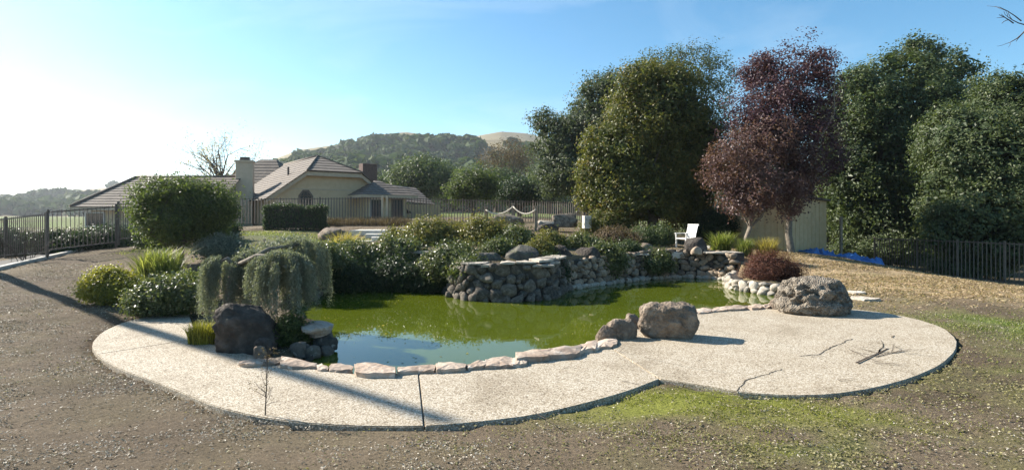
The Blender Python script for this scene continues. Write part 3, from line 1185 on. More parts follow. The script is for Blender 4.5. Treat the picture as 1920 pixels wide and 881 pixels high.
#@@PART2@@
# ------------------------------------------------------------------ foliage builders
def unit(v):
    return v / (np.linalg.norm(v, axis=-1, keepdims=True) + 1e-9)


def leaf_mesh(name, P, size, mat, N=None, aspect=.55, rnd=None, nrand=1.0, droop=0.0, T=None, rg=rng):
    """one folded diamond per leaf. N: preferred facing, T: preferred long axis"""
    n = len(P)
    size = np.broadcast_to(np.asarray(size, float), (n,)) * rg.uniform(.65, 1.35, n)
    nv = rg.normal(size=(n, 3))
    nv = unit(nv) * nrand + (N if N is not None else 0)
    nv = unit(nv)
    t = rg.normal(size=(n, 3)) if T is None else T + rg.normal(size=(n, 3)) * .35
    t[:, 2] -= droop
    t = t - (t * nv).sum(1, keepdims=True) * nv
    t = unit(t)
    b = np.cross(nv, t)
    s = size[:, None]
    fold = nv * s * rg.uniform(-.12, .2, n)[:, None]
    v = np.stack([P - t * s * .5, P + b * s * aspect * .5 + fold, P + t * s * .5, P - b * s * aspect * .5 + fold], 1).reshape(-1, 3)
    f = np.arange(n * 4).reshape(n, 4)
    if rnd is None:
        rnd = rg.random(n)
    return np_mesh(name, v, f, mat, False, rnd)


def crown_points(blobs, n_clumps, per, clump_r, rg, shell=.35, lump=.22, freq=1.6, gap=0.0, gapfreq=.5, flat=.75, zmin=None):
    """leaf positions, outward directions, tone: clumps of leaves spread over the outer part of ellipsoids"""
    B = np.array(blobs, float)
    area = (B[:, 3] * B[:, 4] + B[:, 4] * B[:, 5] + B[:, 3] * B[:, 5])
    idx = rg.choice(len(B), n_clumps, p=area / area.sum())
    u = unit(rg.normal(size=(n_clumps, 3)))
    r = 1 - shell * rg.random(n_clumps) ** 1.5
    r = r * (1 + lump * 2 * (vnoise(u * freq * 2 + idx[:, None] * 5.1 + rg.random() * 50) - .5))
    c = B[idx, :3] + u * B[idx, 3:] * r[:, None]
    # clumps deep inside another ellipsoid are thinned out
    deep = np.zeros(n_clumps, bool)
    for b in B:
        q = (c - b[:3]) / b[3:]
        deep |= (q * q).sum(1) < .30
    keep = ~deep | (rg.random(n_clumps) < .25)
    if gap:
        keep &= vnoise(c * gapfreq + rg.random() * 90) > gap
    if zmin is not None:
        keep &= c[:, 2] > zmin
    c, u = c[keep], u[keep]
    tone = rg.random(len(c))
    m = len(c)
    off = rg.normal(size=(m, per, 3)) * clump_r * .55 * rg.uniform(.6, 1.45, (m, 1, 1))
    off[..., 2] *= flat
    P = (c[:, None] + off).reshape(-1, 3)
    N = np.repeat(u, per, 0)
    t = np.clip(np.repeat(tone, per) * .45 + rg.random(m * per) * .55, 0, 1)
    return P, N, t, c


def limbs(mb, base, targets, r0, rg, sides=6, trunk_top=None, wob=.12):
    """a tapered trunk from base that forks towards the targets"""
    base = Vector(base)
    tt = Vector(trunk_top)
    n = 5
    pts = [base.lerp(tt, i / n) + Vector((rg.normal(), rg.normal(), 0)) * wob * (tt - base).length * .12 * (i > 0) for i in range(n + 1)]
    mb.tube([pts[0] - Vector((0, 0, .25))] + pts, [r0 * 1.5] + [r0 * (1.25 - .55 * i / n) for i in range(n + 1)], sides + 2)
    for t in targets:
        t = Vector(t)
        s = pts[rg.integers(2, n + 1)]
        mid = s.lerp(t, .5) + Vector((rg.normal(), rg.normal(), rg.normal() + .6)) * (t - s).length * .10
        q = [s, s.lerp(mid, .5) + Vector((rg.normal(), rg.normal(), rg.normal())) * .05 * (t - s).length, mid, t]
        k = r0 * .42
        mb.tube(q, [k, k * .8, k * .55, k * .18], sides, False)
    return pts


def tree(name, base, blobs, label, leaf, lsize, n_clumps, per, clump_r, r0=.16, bark=M_BARK, cat='tree', group=None, seed=1, trunk_frac=.45, nlimb=14,
         lean=(0, 0), part='crown', stem='trunk', **kw):
    rg = np.random.default_rng(seed)
    aspect = kw.pop('aspect', .55)
    nr = kw.pop('nrand', 1.0)
    core = kw.pop('core', n_clumps * per * .12)
    core_size = kw.pop('core_size', 2.4)
    root = thing(name, base, label, cat, group)
    sat = kw.pop('sat', 0)
    big = list(blobs)
    if sat:
        for b_ in big:
            for _ in range(sat):
                u_ = unit(rg.normal(size=3))
                r_ = rg.uniform(.26, .46)
                blobs = blobs + [(b_[0] + u_[0] * b_[3] * .82, b_[1] + u_[1] * b_[4] * .82, b_[2] + u_[2] * b_[5] * .82, b_[3] * r_, b_[4] * r_, b_[5] * r_ * .85)]
    P, N, t, c = crown_points(blobs, n_clumps, per, clump_r, rg, **kw)
    B = np.array(blobs)
    S = np.full(len(P), lsize)
    if core:
        m_ = int(core)
        k_ = rg.choice(len(B), m_, p=B[:, 3:].prod(1) / B[:, 3:].prod(1).sum())
        u_ = unit(rg.normal(size=(m_, 3)))
        P2 = B[k_, :3] + u_ * B[k_, 3:] * (.80 * rg.random((m_, 1)) ** .4)
        if kw.get('zmin') is not None:
            P2[:, 2] = np.maximum(P2[:, 2], kw['zmin'] + .1)
        P, N, t, S = np.concatenate([P, P2]), np.concatenate([N, u_]), np.concatenate([t, rg.random(m_) * .5]), np.concatenate([S, np.full(m_, lsize * core_size)])  # core leaves take the darker tones: inner shade put into their colour
    obj(part, leaf_mesh(part, P, S, leaf, N * .9 + np.array((0, 0, .30)), aspect, t, nr * .85, .2, rg=rg), root)
    top = B[:, 2].max()
    cm = np.average(B[:, :3], axis=0, weights=B[:, 3:].prod(1))
    mb = MB()
    tt = (base[0] + (cm[0] - base[0]) * .6 + lean[0], base[1] + (cm[1] - base[1]) * .6 + lean[1], base[2] + (top - base[2]) * trunk_frac)
    tg = c[rg.choice(len(c), min(nlimb, len(c)), replace=False)]
    limbs(mb, base, tg, r0, rg, 5, tt)
    mb.build(stem, bark, root, True)
    return root


def bush(name, px0, px1, ytop, ybase, d, label, leaf, lsize, n_clumps, per, clump_r, depth=.8, seed=1, nblob=5, cat='shrub', z=None, spread=.5, group=None, **kw):
    """a shrub filling px0..px1 x ytop..ybase at distance d; blobs of unequal size inside that box"""
    rg = np.random.default_rng(seed)
    a, b = W(px0, d, ybase), W(px1, d, ytop)
    w, h = b[0] - a[0], b[2] - a[2]
    gz = H((a[0] + b[0]) / 2, d)
    zb = a[2] if z is None else z
    dp = w * depth
    blobs = [((a[0] + b[0]) / 2, d, a[2] + h * .42, w * .40, dp * .40, h * .52)]
    for i in range(nblob):
        fx = (i + .5) / nblob + rg.uniform(-.08, .08)
        rr = rg.uniform(.20, .30)
        hh = rg.uniform(.55, 1.0) * h * (1 - .5 * abs(fx - .5))
        blobs.append((a[0] + w * (.12 + .76 * fx), d + dp * rg.uniform(-.25, .25), a[2] + hh * .55, w * rr, dp * rr * 1.1, hh * .48))
    base = ((a[0] + b[0]) / 2, d, min(gz, zb))
    r0 = kw.pop('r0', max(.015, .02 * h))
    return tree(name, base, blobs, label, leaf, lsize, n_clumps, per, clump_r, r0=r0, bark=M_TWIG, cat=cat, seed=seed, trunk_frac=.3, nlimb=kw.pop('nlimb', 10),
                part='foliage', stem='stem', group=group, zmin=min(gz, zb) - .05, **kw)


def blade_mesh(name, bases, height, spread, width, mat, rg, lean=None, seg=3, curl=.5):
    """grass-like blades; bases (n,3)"""
    n = len(bases)
    ang = rg.uniform(0, 2 * math.pi, n)
    out = np.stack([np.cos(ang), np.sin(ang), np.zeros(n)], -1)
    if lean is not None:
        out = unit(out + lean)
    hh = np.broadcast_to(height, (n,)) * rg.uniform(.55, 1.1, n)
    sp = np.broadcast_to(spread, (n,)) * rg.uniform(.2, 1.1, n)
    side = np.stack([-out[:, 1], out[:, 0], np.zeros(n)], -1)
    # turn a little so that blades do not all face outward
    ta = rg.uniform(-.9, .9, n)
    side = side * np.cos(ta)[:, None] + out * np.sin(ta)[:, None]
    V = []
    for i in range(seg + 1):
        t = i / seg
        p = bases + out * (sp * (t ** 1.7))[:, None] + np.array((0, 0, 1)) * (hh * (t - curl * .5 * t ** 3))[:, None]
        wd = width * (1 - t ** 1.5) + width * .06
        V += [p - side * wd * .5, p + side * wd * .5]
    V = np.stack(V, 1)
    k = 2 * (seg + 1)
    fs = []
    for i in range(seg):
        fs.append(np.stack([np.arange(n) * k + 2 * i, np.arange(n) * k + 2 * i + 1, np.arange(n) * k + 2 * i + 3, np.arange(n) * k + 2 * i + 2], -1))
    f = np.stack(fs, 1).reshape(-1, 4)
    return np_mesh(name, V.reshape(-1, 3), f, mat, False, np.repeat(rg.random(n), seg))


def grass_clump(name, px0, px1, ytop, ybase, d, label, leaf, n, width, seed, cat='plant', spread=1.0, core=.35):
    rg = np.random.default_rng(seed)
    a, b = W(px0, d, ybase), W(px1, d, ytop)
    w, h = b[0] - a[0], b[2] - a[2]
    cx = (a[0] + b[0]) / 2
    base = (cx, d, min(H(cx, d), a[2]))
    root = thing(name, base, label, cat)
    r = w * core * np.sqrt(rg.random(n))
    an = rg.uniform(0, 6.283, n)
    P = np.stack([cx + r * np.cos(an), d + r * np.sin(an) * .8, np.full(n, a[2] - .03)], -1)
    obj('blades', blade_mesh('blades', P, h * 1.12, w * .5 * spread, width, leaf, rg), root)
    return root


def branchlets(mb, start, dirv, length, radius, depth, rg, sides=4, spread=.55, up=.12, fork=(2, 4), shrink=.68, ends=None):
    """a bare branching twig"""
    p = Vector(start)
    d = Vector(dirv).normalized()
    n = 3
    pts, rad = [p.copy()], [radius]
    for i in range(n):
        d = (d + Vector((rg.normal(), rg.normal(), rg.normal() + up)) * .13).normalized()
        p = p + d * length / n
        pts.append(p.copy())
        rad.append(radius * (1 - .5 * (i + 1) / n))
    mb.tube(pts, rad, sides, False)
    if depth == 0:
        if ends is not None:
            ends.append(pts[-1])
        return
    for _ in range(rg.integers(*fork)):
        k = rg.integers(1, n + 1)
        nd = (d + Vector((rg.normal(), rg.normal(), rg.normal())) * spread).normalized()
        branchlets(mb, pts[k], nd, length * shrink * rg.uniform(.75, 1.15), rad[k] * .72, depth - 1, rg, sides, spread, up, fork, shrink, ends)


def E(px, py, d, rx_px, ry_px, ry=None):
    """ellipsoid given by its outline in the photograph at distance d"""
    c = W(px, d, py)
    rx, rz = rx_px / F * d, ry_px / F * d
    return (c[0], c[1], c[2], rx, ry if ry else rx * .9, rz)


def gb(px, d):
    """base point on the ground below photo column px at distance d"""
    x = (px - 960) / F * d
    return (x, d, H(x, d))


# ------------------------------------------------------------------ far hills
def hill(name, sil, d0, d1, z0, back, seed, amp, mat=M_HILL):
    """a hillside rising from distance d0 to a crest at d1 whose skyline follows sil (photo pixels)"""
    xs = np.arange(sil[0][0], sil[-1][0] + 1, 6.0)
    ys = np.interp(xs, [s[0] for s in sil], [s[1] for s in sil])
    nt_ = 46
    T = np.concatenate([np.linspace(0, 1, nt_), [1.12, 1.3, 1.6]])
    V = np.zeros((len(T), len(xs), 3))
    for j, t in enumerate(T):
        d = d0 + (d1 - d0) * t
        zc = EYE + (HOR - ys) / F * d1
        if t <= 1:
            prof = t ** 1.15
            z = z0 + (zc - z0) * prof
            pp = np.stack([(xs - 960) / F * 3.0 + seed, np.full(len(xs), t * 2.2), np.zeros(len(xs))], -1)
            gull = (fbm(pp * 2.2, 4) - .5) * amp * math.sin(math.pi * min(t, 1)) ** .8
            z = z + gull
        else:
            z = zc - (t - 1) * back
        z = np.maximum(z, -1.0)
        V[j] = np.stack([(xs - 960) / F * d, np.full(len(xs), d), z], -1)
    ni, nj = len(xs), len(T)
    i0 = (np.arange(nj - 1)[:, None] * ni + np.arange(ni - 1)[None, :]).ravel()
    fs = np.stack([i0, i0 + 1, i0 + ni + 1, i0 + ni], -1)
    o = obj(name, np_mesh(name, V.reshape(-1, 3), fs, mat, True))
    tag(o, kind='structure')
    return V


sil1 = [(380, 352), (450, 326), (515, 298), (560, 281), (620, 273), (680, 263), (715, 252), (762, 248), (800, 253), (850, 258), (905, 263), (960, 262), (1010, 266), (1100, 280), (1250, 300), (1500, 330), (1800, 360)]
V1 = hill('hill', sil1, 190, 620, 1.5, 160, 3, 34)
sil2 = [(760, 300), (850, 270), (900, 254), (940, 247), (985, 250), (1040, 262), (1150, 290), (1400, 330)]
V2 = hill('hill', sil2, 500, 900, 20, 200, 11, 40)
sil3 = [(-420, 392), (-200, 386), (0, 378), (70, 368), (140, 357), (200, 352), (280, 356), (400, 372), (520, 392)]
V3 = hill('hill', sil3, 320, 760, 1.5, 120, 23, 18)


def woodland(name, V, n, label, cover, size, seed, tmin=.02, tmax=1.0, pxlo=None, pxhi=None):
    rg = np.random.default_rng(seed)
    nj, ni = V.shape[:2]
    nj -= 3
    fi = rg.uniform(0, ni - 1.01, n * 6)
    fj = rg.uniform(tmin, tmax, n * 6) * (nj - 1.01)
    i, j = fi.astype(int), fj.astype(int)
    a, b = (fi - i)[:, None], (fj - j)[:, None]
    p = V[j, i] * (1 - a) * (1 - b) + V[j, i + 1] * a * (1 - b) + V[j + 1, i] * (1 - a) * b + V[j + 1, i + 1] * a * b
    px = p[:, 0] / p[:, 1] * F + 960
    w = cover(px, fj / (nj - 1), p, rg)
    k = rg.random(len(p)) < w
    if pxlo is not None:
        k &= (px > pxlo) & (px < pxhi)
    p = p[k][:n]
    m_ = len(p)
    R_ = size * rg.uniform(.6, 1.35, m_)
    per = 34
    u = unit(rg.normal(size=(m_, per, 3)))
    u[..., 2] = np.abs(u[..., 2]) * 1.0 - .25
    L = p[:, None] + u * (R_[:, None] * rg.uniform(.75, 1.05, (m_, per)))[..., None] * np.array((1, 1, .85)) + np.array((0, 0, 1)) * (R_ * .45)[:, None, None]
    tone = np.clip(np.repeat(rg.random(m_), per) * .75 + rg.random(m_ * per) * .25, 0, 1)
    me = leaf_mesh(name, L.reshape(-1, 3), np.repeat(R_, per) * .85, L_WOOD, u.reshape(-1, 3), .9, tone, .45, rg=rg)
    return tag(obj(name, me), label, 'woodland', kind='stuff')


def cov1(px, t, p, rg):
    c = fbm(np.stack([px * .022, t * 6, np.zeros(len(px))], -1), 4)
    bare = np.exp(-((px - 745 - (t - .9) * 150) / 24) ** 2) * (t > .6) + .8 * np.exp(-((px - 640) / 40) ** 2) * (t > .62)
    crest = .25 * np.exp(-((px - 705) / 25) ** 2) + .16 * np.exp(-((px - 850) / 60) ** 2)
    return np.clip((c + (.56 + crest - t) * .95 - .42) * 5.0, .006, 1) * (1 - .92 * np.clip(bare, 0, 1))


woodland('hillside_woodland', V1, 2300, 'dark oak woodland covering the lower slopes of the hill', cov1, 6.0, 5, pxlo=380, pxhi=1420)
woodland('hillside_woodland', V3, 420, 'hazy strip of trees on the distant low hill at left', lambda px, t, p, rg: np.clip(.75 - t, .02, 1) + 0 * px, 7.0, 6)

# ------------------------------------------------------------------ house
house = thing('house', (-14.6, 45.8, 1.2), 'tan stucco house with tiled hip roofs behind the iron fence', 'house')


def tile_slope(p0, p1, p2, p3, n, parent, th=.05):
    """roof slope: eave p0-p1, ridge p3-p2; every course a stepped strip of its own"""
    p0, p1, p2, p3 = map(Vector, (p0, p1, p2, p3))
    nrm = (p1 - p0).cross(p3 - p0)
    if nrm.length < 1e-6:
        nrm = (p1 - p0).cross(p2 - p0)
    nrm.normalize()
    if nrm.z < 0:
        nrm = -nrm
    slope = MB().add([p0, p1, p2, p3], [(0, 1, 2, 3)]).build('roof_slope', M_ROOF, parent)
    for i in range(n):
        t0, t1 = i / n, min((i + 1.12) / n, 1)
        a, b = p0.lerp(p3, t0), p1.lerp(p2, t0)
        c, d = p1.lerp(p2, t1), p0.lerp(p3, t1)
        lo, hi = nrm * th, nrm * .012
        e = nrm * .004
        vs = [a + e, b + e, c + e, d + e, a + lo, b + lo, c + hi, d + hi]
        MB().add(vs, [(4, 5, 6, 7), (0, 1, 5, 4), (1, 2, 6, 5), (3, 0, 4, 7)]).build('tile_course', M_ROOF, slope)
    return slope


RV = Vector((-.6, .8, 0))
UV = Vector((.8, .6, 0))
HC = Vector((-14.55, 45.8, 0))


def hp(u, v, z):
    p = HC + UV * u + RV * v
    return Vector((p.x, p.y, z))


EZ, RZ_, KS, HW, LEN = 3.58, 7.4, .735, 5.2, 15.0
cz = 5.75
cu = (RZ_ - cz) / KS
# walls of the gabled wing
gv = 0.35
wz = lambda u: RZ_ - KS * abs(u) - .12
mb = MB()
gpts = [(-4.9, .9), (4.9, .9), (4.9, wz(4.9)), (cu, wz(cu)), (-cu, wz(cu)), (-4.9, wz(4.9))]
n = len(gpts)
fr = [hp(u, gv, z) for u, z in gpts]
bk = [hp(u, LEN - .3, z) for u, z in gpts]
mb.add(fr + bk, [tuple(range(n)), tuple(range(n, 2 * n))[::-1]] + [(i, (i + 1) % n, n + (i + 1) % n, n + i) for i in range(n)])
mb.build('wall', M_STUCCO, house)
# rake and eave boards
mb = MB()
for sg in (-1, 1):
    a, b = hp(sg * (HW + .1), -.12, EZ - .10), hp(sg * cu, -.12, cz - .06)
    for q, w_ in ((a, b),):
        dn = Vector((0, 0, -.32))
        bkv = RV * .10
        mb.add([a, b, b + dn, a + dn, a + bkv, b + bkv, b + dn + bkv, a + dn + bkv], [(0, 1, 2, 3), (7, 6, 5, 4), (0, 4, 5, 1), (1, 5, 6, 2), (2, 6, 7, 3), (3, 7, 4, 0)])
a, b = hp(-cu, -.16, cz - .05), hp(cu, -.16, cz - .05)
dn, bkv = Vector((0, 0, -.34)), RV * .12
mb.add([a, b, b + dn, a + dn, a + bkv, b + bkv, b + dn + bkv, a + dn + bkv], [(0, 1, 2, 3), (7, 6, 5, 4), (0, 4, 5, 1), (1, 5, 6, 2), (2, 6, 7, 3), (3, 7, 4, 0)])
mb.build('fascia', M_TRIM, house)
MB().box(hp(-.6, gv - .01, 4.3), (7.4, .05, .07), math.atan2(.6, .8)).build('trim_band', M_TRIM, house)
# roof
sb = 4.3
roof = bpy.data.objects.new('roof', None)
link(roof, house)
roof.matrix_parent_inverse = house.matrix_basis.inverted()
tile_slope(hp(-HW - .3, 0, EZ - .22), hp(-HW - .3, LEN, EZ - .22), hp(0, LEN, RZ_), hp(0, sb, RZ_), 1, roof) if False else None


def slope_clip(u0, z0, parent):
    """the long side slope: rake up to the clipped corner, then the hip line to the ridge"""
    s = 1 if u0 > 0 else -1
    e0, e1 = hp(u0, -.3, z0), hp(u0, LEN, z0)
    c0, c1 = hp(s * cu, -.3, cz), hp(s * cu, LEN, cz)
    r0, r1 = hp(0, sb, RZ_), hp(0, LEN, RZ_)
    if s < 0:
        tile_slope(e1, e0, c0, c1, 10, parent)
        tile_slope(c1, c0, r0, r1, 6, parent)
    else:
        tile_slope(e0, e1, c1, c0, 10, parent)
        tile_slope(c0, c1, r1, r0, 6, parent)


slope_clip(-HW - .3, EZ - .22, roof)
slope_clip(HW + 1.6, EZ - 1.17, roof)
tile_slope(hp(-cu, -.34, cz), hp(cu, -.34, cz), hp(.02, sb, RZ_), hp(-.02, sb, RZ_), 6, roof)
mb = MB()
mb.tube([hp(0, sb, RZ_ + .03), hp(0, LEN, RZ_ + .03)], .12, 6)
mb.tube([hp(-cu, -.34, cz + .04), hp(0, sb, RZ_ + .03), hp(cu, -.34, cz + .04)], .10, 6)
mb.build('ridge_tiles', M_ROOF, roof, True)
MB().tube([hp(-2.4, 4.6, 5.6), hp(-2.4, 4.6, 6.35)], .09, 8).build('vent_pipe', M_IRON, roof)
# octagonal window
ow = bpy.data.objects.new('window', None)
link(ow, house)
ow.matrix_parent_inverse = house.matrix_basis.inverted()
oc = (-2.2, 3.45)
ring_o, ring_i, gl = [], [], []
for k in range(8):
    a = math.pi / 8 + k * math.pi / 4
    ring_o.append((oc[0] + .62 * math.cos(a), oc[1] + .85 * math.sin(a)))
    ring_i.append((oc[0] + .48 * math.cos(a), oc[1] + .70 * math.sin(a)))
mb = MB()
vs = [hp(u, gv - .06, z) for u, z in ring_o] + [hp(u, gv - .06, z) for u, z in ring_i] + [hp(u, gv + .02, z) for u, z in ring_o] + [hp(u, gv + .02, z) for u, z in ring_i]
fs = []
for k in range(8):
    k2 = (k + 1) % 8
    fs += [(k, k2, 8 + k2, 8 + k), (k, 16 + k, 16 + k2, k2), (8 + k, 8 + k2, 24 + k2, 24 + k)]
mb.add(vs, fs).build('frame', M_IRON, ow)
MB().add([hp(u, gv - .02, z) for u, z in ring_i], [tuple(range(8))]).build('pane', M_GLASS, ow)
mb = MB()
for du in (-.16, .16):
    mb.box(hp(oc[0] + du, gv - .035, oc[1]), (.03, .03, 1.25), math.atan2(.6, .8))
for dz in (-.3, .3):
    mb.box(hp(oc[0], gv - .037, oc[1] + dz), (.86, .03, .03), math.atan2(.6, .8))
mb.build('glazing_bars', M_IRON, ow)
# bay at the right with its own hip roof, tall window and dark window
bay_u0, bay_u1, bay_v = 2.0, 5.4, -2.2
ang = math.atan2(.6, .8)
mb = MB()
bc = hp((bay_u0 + bay_u1) / 2, (bay_v + gv) / 2, (1.0 + 3.9) / 2)
mb.box(bc, (bay_u1 - bay_u0, gv - bay_v - .02, 2.9), ang)
mb.build('bay_wall', M_STUCCO, house)
tile_slope(hp(1.2, -2.9, 3.85), hp(6.1, -2.9, 3.85), hp(3.9, -.1, 5.15), hp(3.5, -.1, 5.15), 6, roof)
tile_slope(hp(1.2, .2, 3.85), hp(1.2, -2.9, 3.85), hp(3.5, -.1, 5.15), hp(3.5, .2, 5.15), 6, roof)
tile_slope(hp(6.1, -2.9, 3.85), hp(6.1, .2, 3.85), hp(3.9, .2, 5.15), hp(3.9, -.1, 5.15), 6, roof)
mb = MB()
mb.box(hp(3.65, -2.92, 3.74), (4.9, .08, .22), ang)
mb.box(hp(1.18, -1.3, 3.74), (.08, 3.1, .22), ang)
mb.build('bay_fascia', M_TRIM, house)
for (u, w_, nm) in ((2.65, .85, 'window'), (4.55, .8, 'window')):
    wo = MB().box(hp(u, bay_v - .03, 2.5), (w_ + .2, .07, 2.15), ang).build('window', M_WHITE if u < 3 else M_IRON, house)
    MB().box(hp(u, bay_v - .05, 2.5), (w_, .06, 1.95), ang).build('pane', M_GLASS, wo)
    if u < 3:
        MB().box(hp(u, bay_v - .075, 2.5), (.05, .04, 1.95), ang).build('mullion', M_WHITE, wo)
# chimneys
ch = MB().box((-22.3, 46.7, 3.9), (1.3, 1.0, 5.4), .3).build('chimney', M_STUCCO2, house, bevel=.03)
MB().box((-22.3, 46.7, 6.68), (1.45, 1.15, .16), .3).build('chimney_cap', M_STUCCO2, ch)
MB().box((-22.3, 46.7, 6.90), (.7, .55, .3), .3).build('spark_arrestor', M_IRON, ch)
c2 = W(690, 56, 310)
MB().box((c2[0], c2[1], 5.4), (1.5, 1.1, 3.9), .64).build('brick_chimney', M_BRICK, house, bevel=.03)
# left wing, parallel to the picture plane
ex0, ex1, ey0, ey1 = -33.2, -23.4, 42.0, 51.0
ez, rz_ = 2.83, 5.35
mb = MB()
mb.box(((ex0 + ex1) / 2 + .5, 46.5, 1.75), (ex1 - ex0 - 1.6, 8.2, 2.2))
mb.build('wing_wall', M_STUCCO, house)
rid0 = ex0 + 2.0
MB().add([(ex1 + .6, ey0 + .5, .9), (ex1 + .6, ey1 - .5, .9), (ex1 + .6, ey1 - .5, ez), (ex1 + .6, 46.5, rz_ - .1), (ex1 + .6, ey0 + .5, ez)], [(0, 1, 2, 3, 4)]).build('wing_gable', M_STUCCO, house)
tile_slope((ex0, ey0, ez), (ex1 + 1, ey0, ez), (ex1 + 1, 46.4, rz_), (rid0, 46.4, rz_), 12, roof)
tile_slope((ex0, ey1, ez), (ex0, ey0, ez), (rid0, 46.4, rz_), (rid0, 46.6, rz_), 12, roof)
MB().add([(ex0, ey1, ez), (ex1 + 1, ey1, ez), (ex1 + 1, 46.6, rz_), (rid0, 46.6, rz_)], [(3, 2, 1, 0)]).build('roof_slope', M_ROOF, roof)
mb = MB()
mb.tube([(rid0, 46.5, rz_ + .05), (ex1 + 1, 46.5, rz_ + .05)], .12, 6)
mb.tube([(ex0, ey0, ez + .06), (rid0, 46.4, rz_ + .05)], .11, 6)
mb.build('ridge_tiles', M_ROOF, roof, True)
mb = MB()
mb.box(((ex0 + ex1) / 2 + .5, ey0 + .03, ez - .14), (ex1 - ex0 + .9, .06, .26))
mb.box((ex0 + .03, 46.5, ez - .14), (.06, 9, .26))
mb.build('wing_fascia', M_TRIM, house)
for x in (-31.6, -27.0):
    wo = MB().box((x, 42.36, 1.9), (1.5, .09, 1.15)).build('window', M_WHITE, house)
    MB().box((x, 42.33, 1.9), (1.3, .08, .95)).build('pane', M_GLASS, wo)
# hip roof behind, between the two wings
tile_slope((-31, 55, 4.2), (-22, 55, 4.2), (-25.3, 60, 8.2), (-27, 60, 8.2), 12, roof)
tile_slope((-22, 55, 4.2), (-22, 66, 4.2), (-25.3, 60.2, 8.2), (-25.3, 60, 8.2), 12, roof)
tile_slope((-31, 66, 4.2), (-31, 55, 4.2), (-27, 60, 8.2), (-27, 60.2, 8.2), 12, roof)
MB().box((-26.5, 60.5, 2.6), (8, 10, 3.2)).build('rear_wall', M_STUCCO, house)
# low roof and wall at the right of the gable
q0 = W(722, 50, 372)
tile_slope((-11.2, 49.5, 3.6), (-7.2, 52.0, 3.2), (-9.5, 55, 4.9), (-12.0, 53.5, 5.2), 7, roof)
MB().box((-9.3, 53.2, 2.2), (3.6, 4, 2.0), .5).build('side_wall', M_STUCCO, house)

# ------------------------------------------------------------------ iron fences
PICK = MB().box((0, 0, .5), (.022, .022, 1.0)).mesh('picket', M_IRON)
POST = MB().box((0, 0, .5), (.065, .065, 1.0)).mesh('post', M_IRON)


def fence(label, line, height, sp, post_every, pw=1.0):
    """line: list of (x, y, z of the fence foot)"""
    root = thing('iron_fence', line[len(line) // 2], label, 'fence')
    inv = root.matrix_basis.inverted()
    for i in range(len(line) - 1):
        a, b = Vector(line[i]), Vector(line[i + 1])
        L = (b - a).xy.length
        npan = max(1, round(L / post_every))
        ang = math.atan2(b.y - a.y, b.x - a.x)
        for k in range(npan):
            p, q = a.lerp(b, k / npan), a.lerp(b, (k + 1) / npan)
            pl = [p] + ([q] if (k == npan - 1 and i == len(line) - 2) else [])
            for r in pl:
                o = link(bpy.data.objects.new('post', POST), root)
                o.matrix_parent_inverse = inv
                o.location = r - Vector((0, 0, .12))
                o.scale = (1, 1, height + .20)
                o.rotation_euler = (0, 0, ang)
            for hz in (.10, height - .02):
                mb = MB()
                pa, qa = p + Vector((0, 0, hz)), q + Vector((0, 0, hz))
                n2 = Vector((-math.sin(ang), math.cos(ang), 0)) * .02
                u = Vector((0, 0, .02))
                mb.add([pa - n2 - u, qa - n2 - u, qa + n2 - u, pa + n2 - u, pa - n2 + u, qa - n2 + u, qa + n2 + u, pa + n2 + u],
                       [(3, 2, 1, 0), (4, 5, 6, 7), (0, 1, 5, 4), (1, 2, 6, 5), (2, 3, 7, 6), (3, 0, 4, 7)])
                mb.build('rail', M_IRON, root)
            m_ = max(2, round((q - p).xy.length / sp))
            for j in range(1, m_):
                r = p.lerp(q, j / m_)
                o = link(bpy.data.objects.new('picket', PICK), root)
                o.matrix_parent_inverse = inv
                o.location = r + Vector((0, 0, .085))
                o.scale = (pw, pw, height - .05)
                o.rotation_euler = (0, 0, ang + R.uniform(-.02, .02))
    return root


def fl(pts, h=1.5):
    out = []
    for px, d, ytop in pts:
        x = (px - 960) / F * d
        zt = EYE - (ytop - HOR) / F * d
        out.append((x, d, zt - h))
    return out


fence('iron picket fence along the left path in front of the dark hedge', fl([(-60, 22.5, 418), (88, 20.5, 401)]), 1.5, .13, 2.4)
fence('iron picket fence stepping uphill behind the rounded tree at left', fl([(90, 20.5, 397), (218, 22, 387), (222, 22, 382), (440, 31, 374)]), 1.5, .13, 2.4)
fence('long iron picket fence in front of the tan house', fl([(442, 31, 373), (600, 34, 372), (716, 34, 371)]), 1.5, .17, 2.4, 1.9)
fence('iron picket fence right of the gate along the top of the rockery', fl([(728, 34, 371), (1000, 36, 378), (1090, 38, 381), (1370, 40, 398)]), 1.5, .17, 2.4, 1.9)
fence('brown iron picket fence at right edge below the oaks', fl([(1640, 29.5, 447), (1720, 26.5, 449), (1990, 20.5, 460)], 1.66), 1.66, .19, 2.4, 1.2)
for px, lab in ((717.5, 'pale gate post in the fence before the house, left of two'), (726.5, 'pale gate post in the fence before the house, right of two')):
    gp = MB().box((W(px, 34, 0)[0], 33.9, W(px, 34, 395)[2]), (.12, .12, 1.75)).build('gate_post', M_TRIM, None, bevel=.01)
    tag(gp, lab, 'gate post')

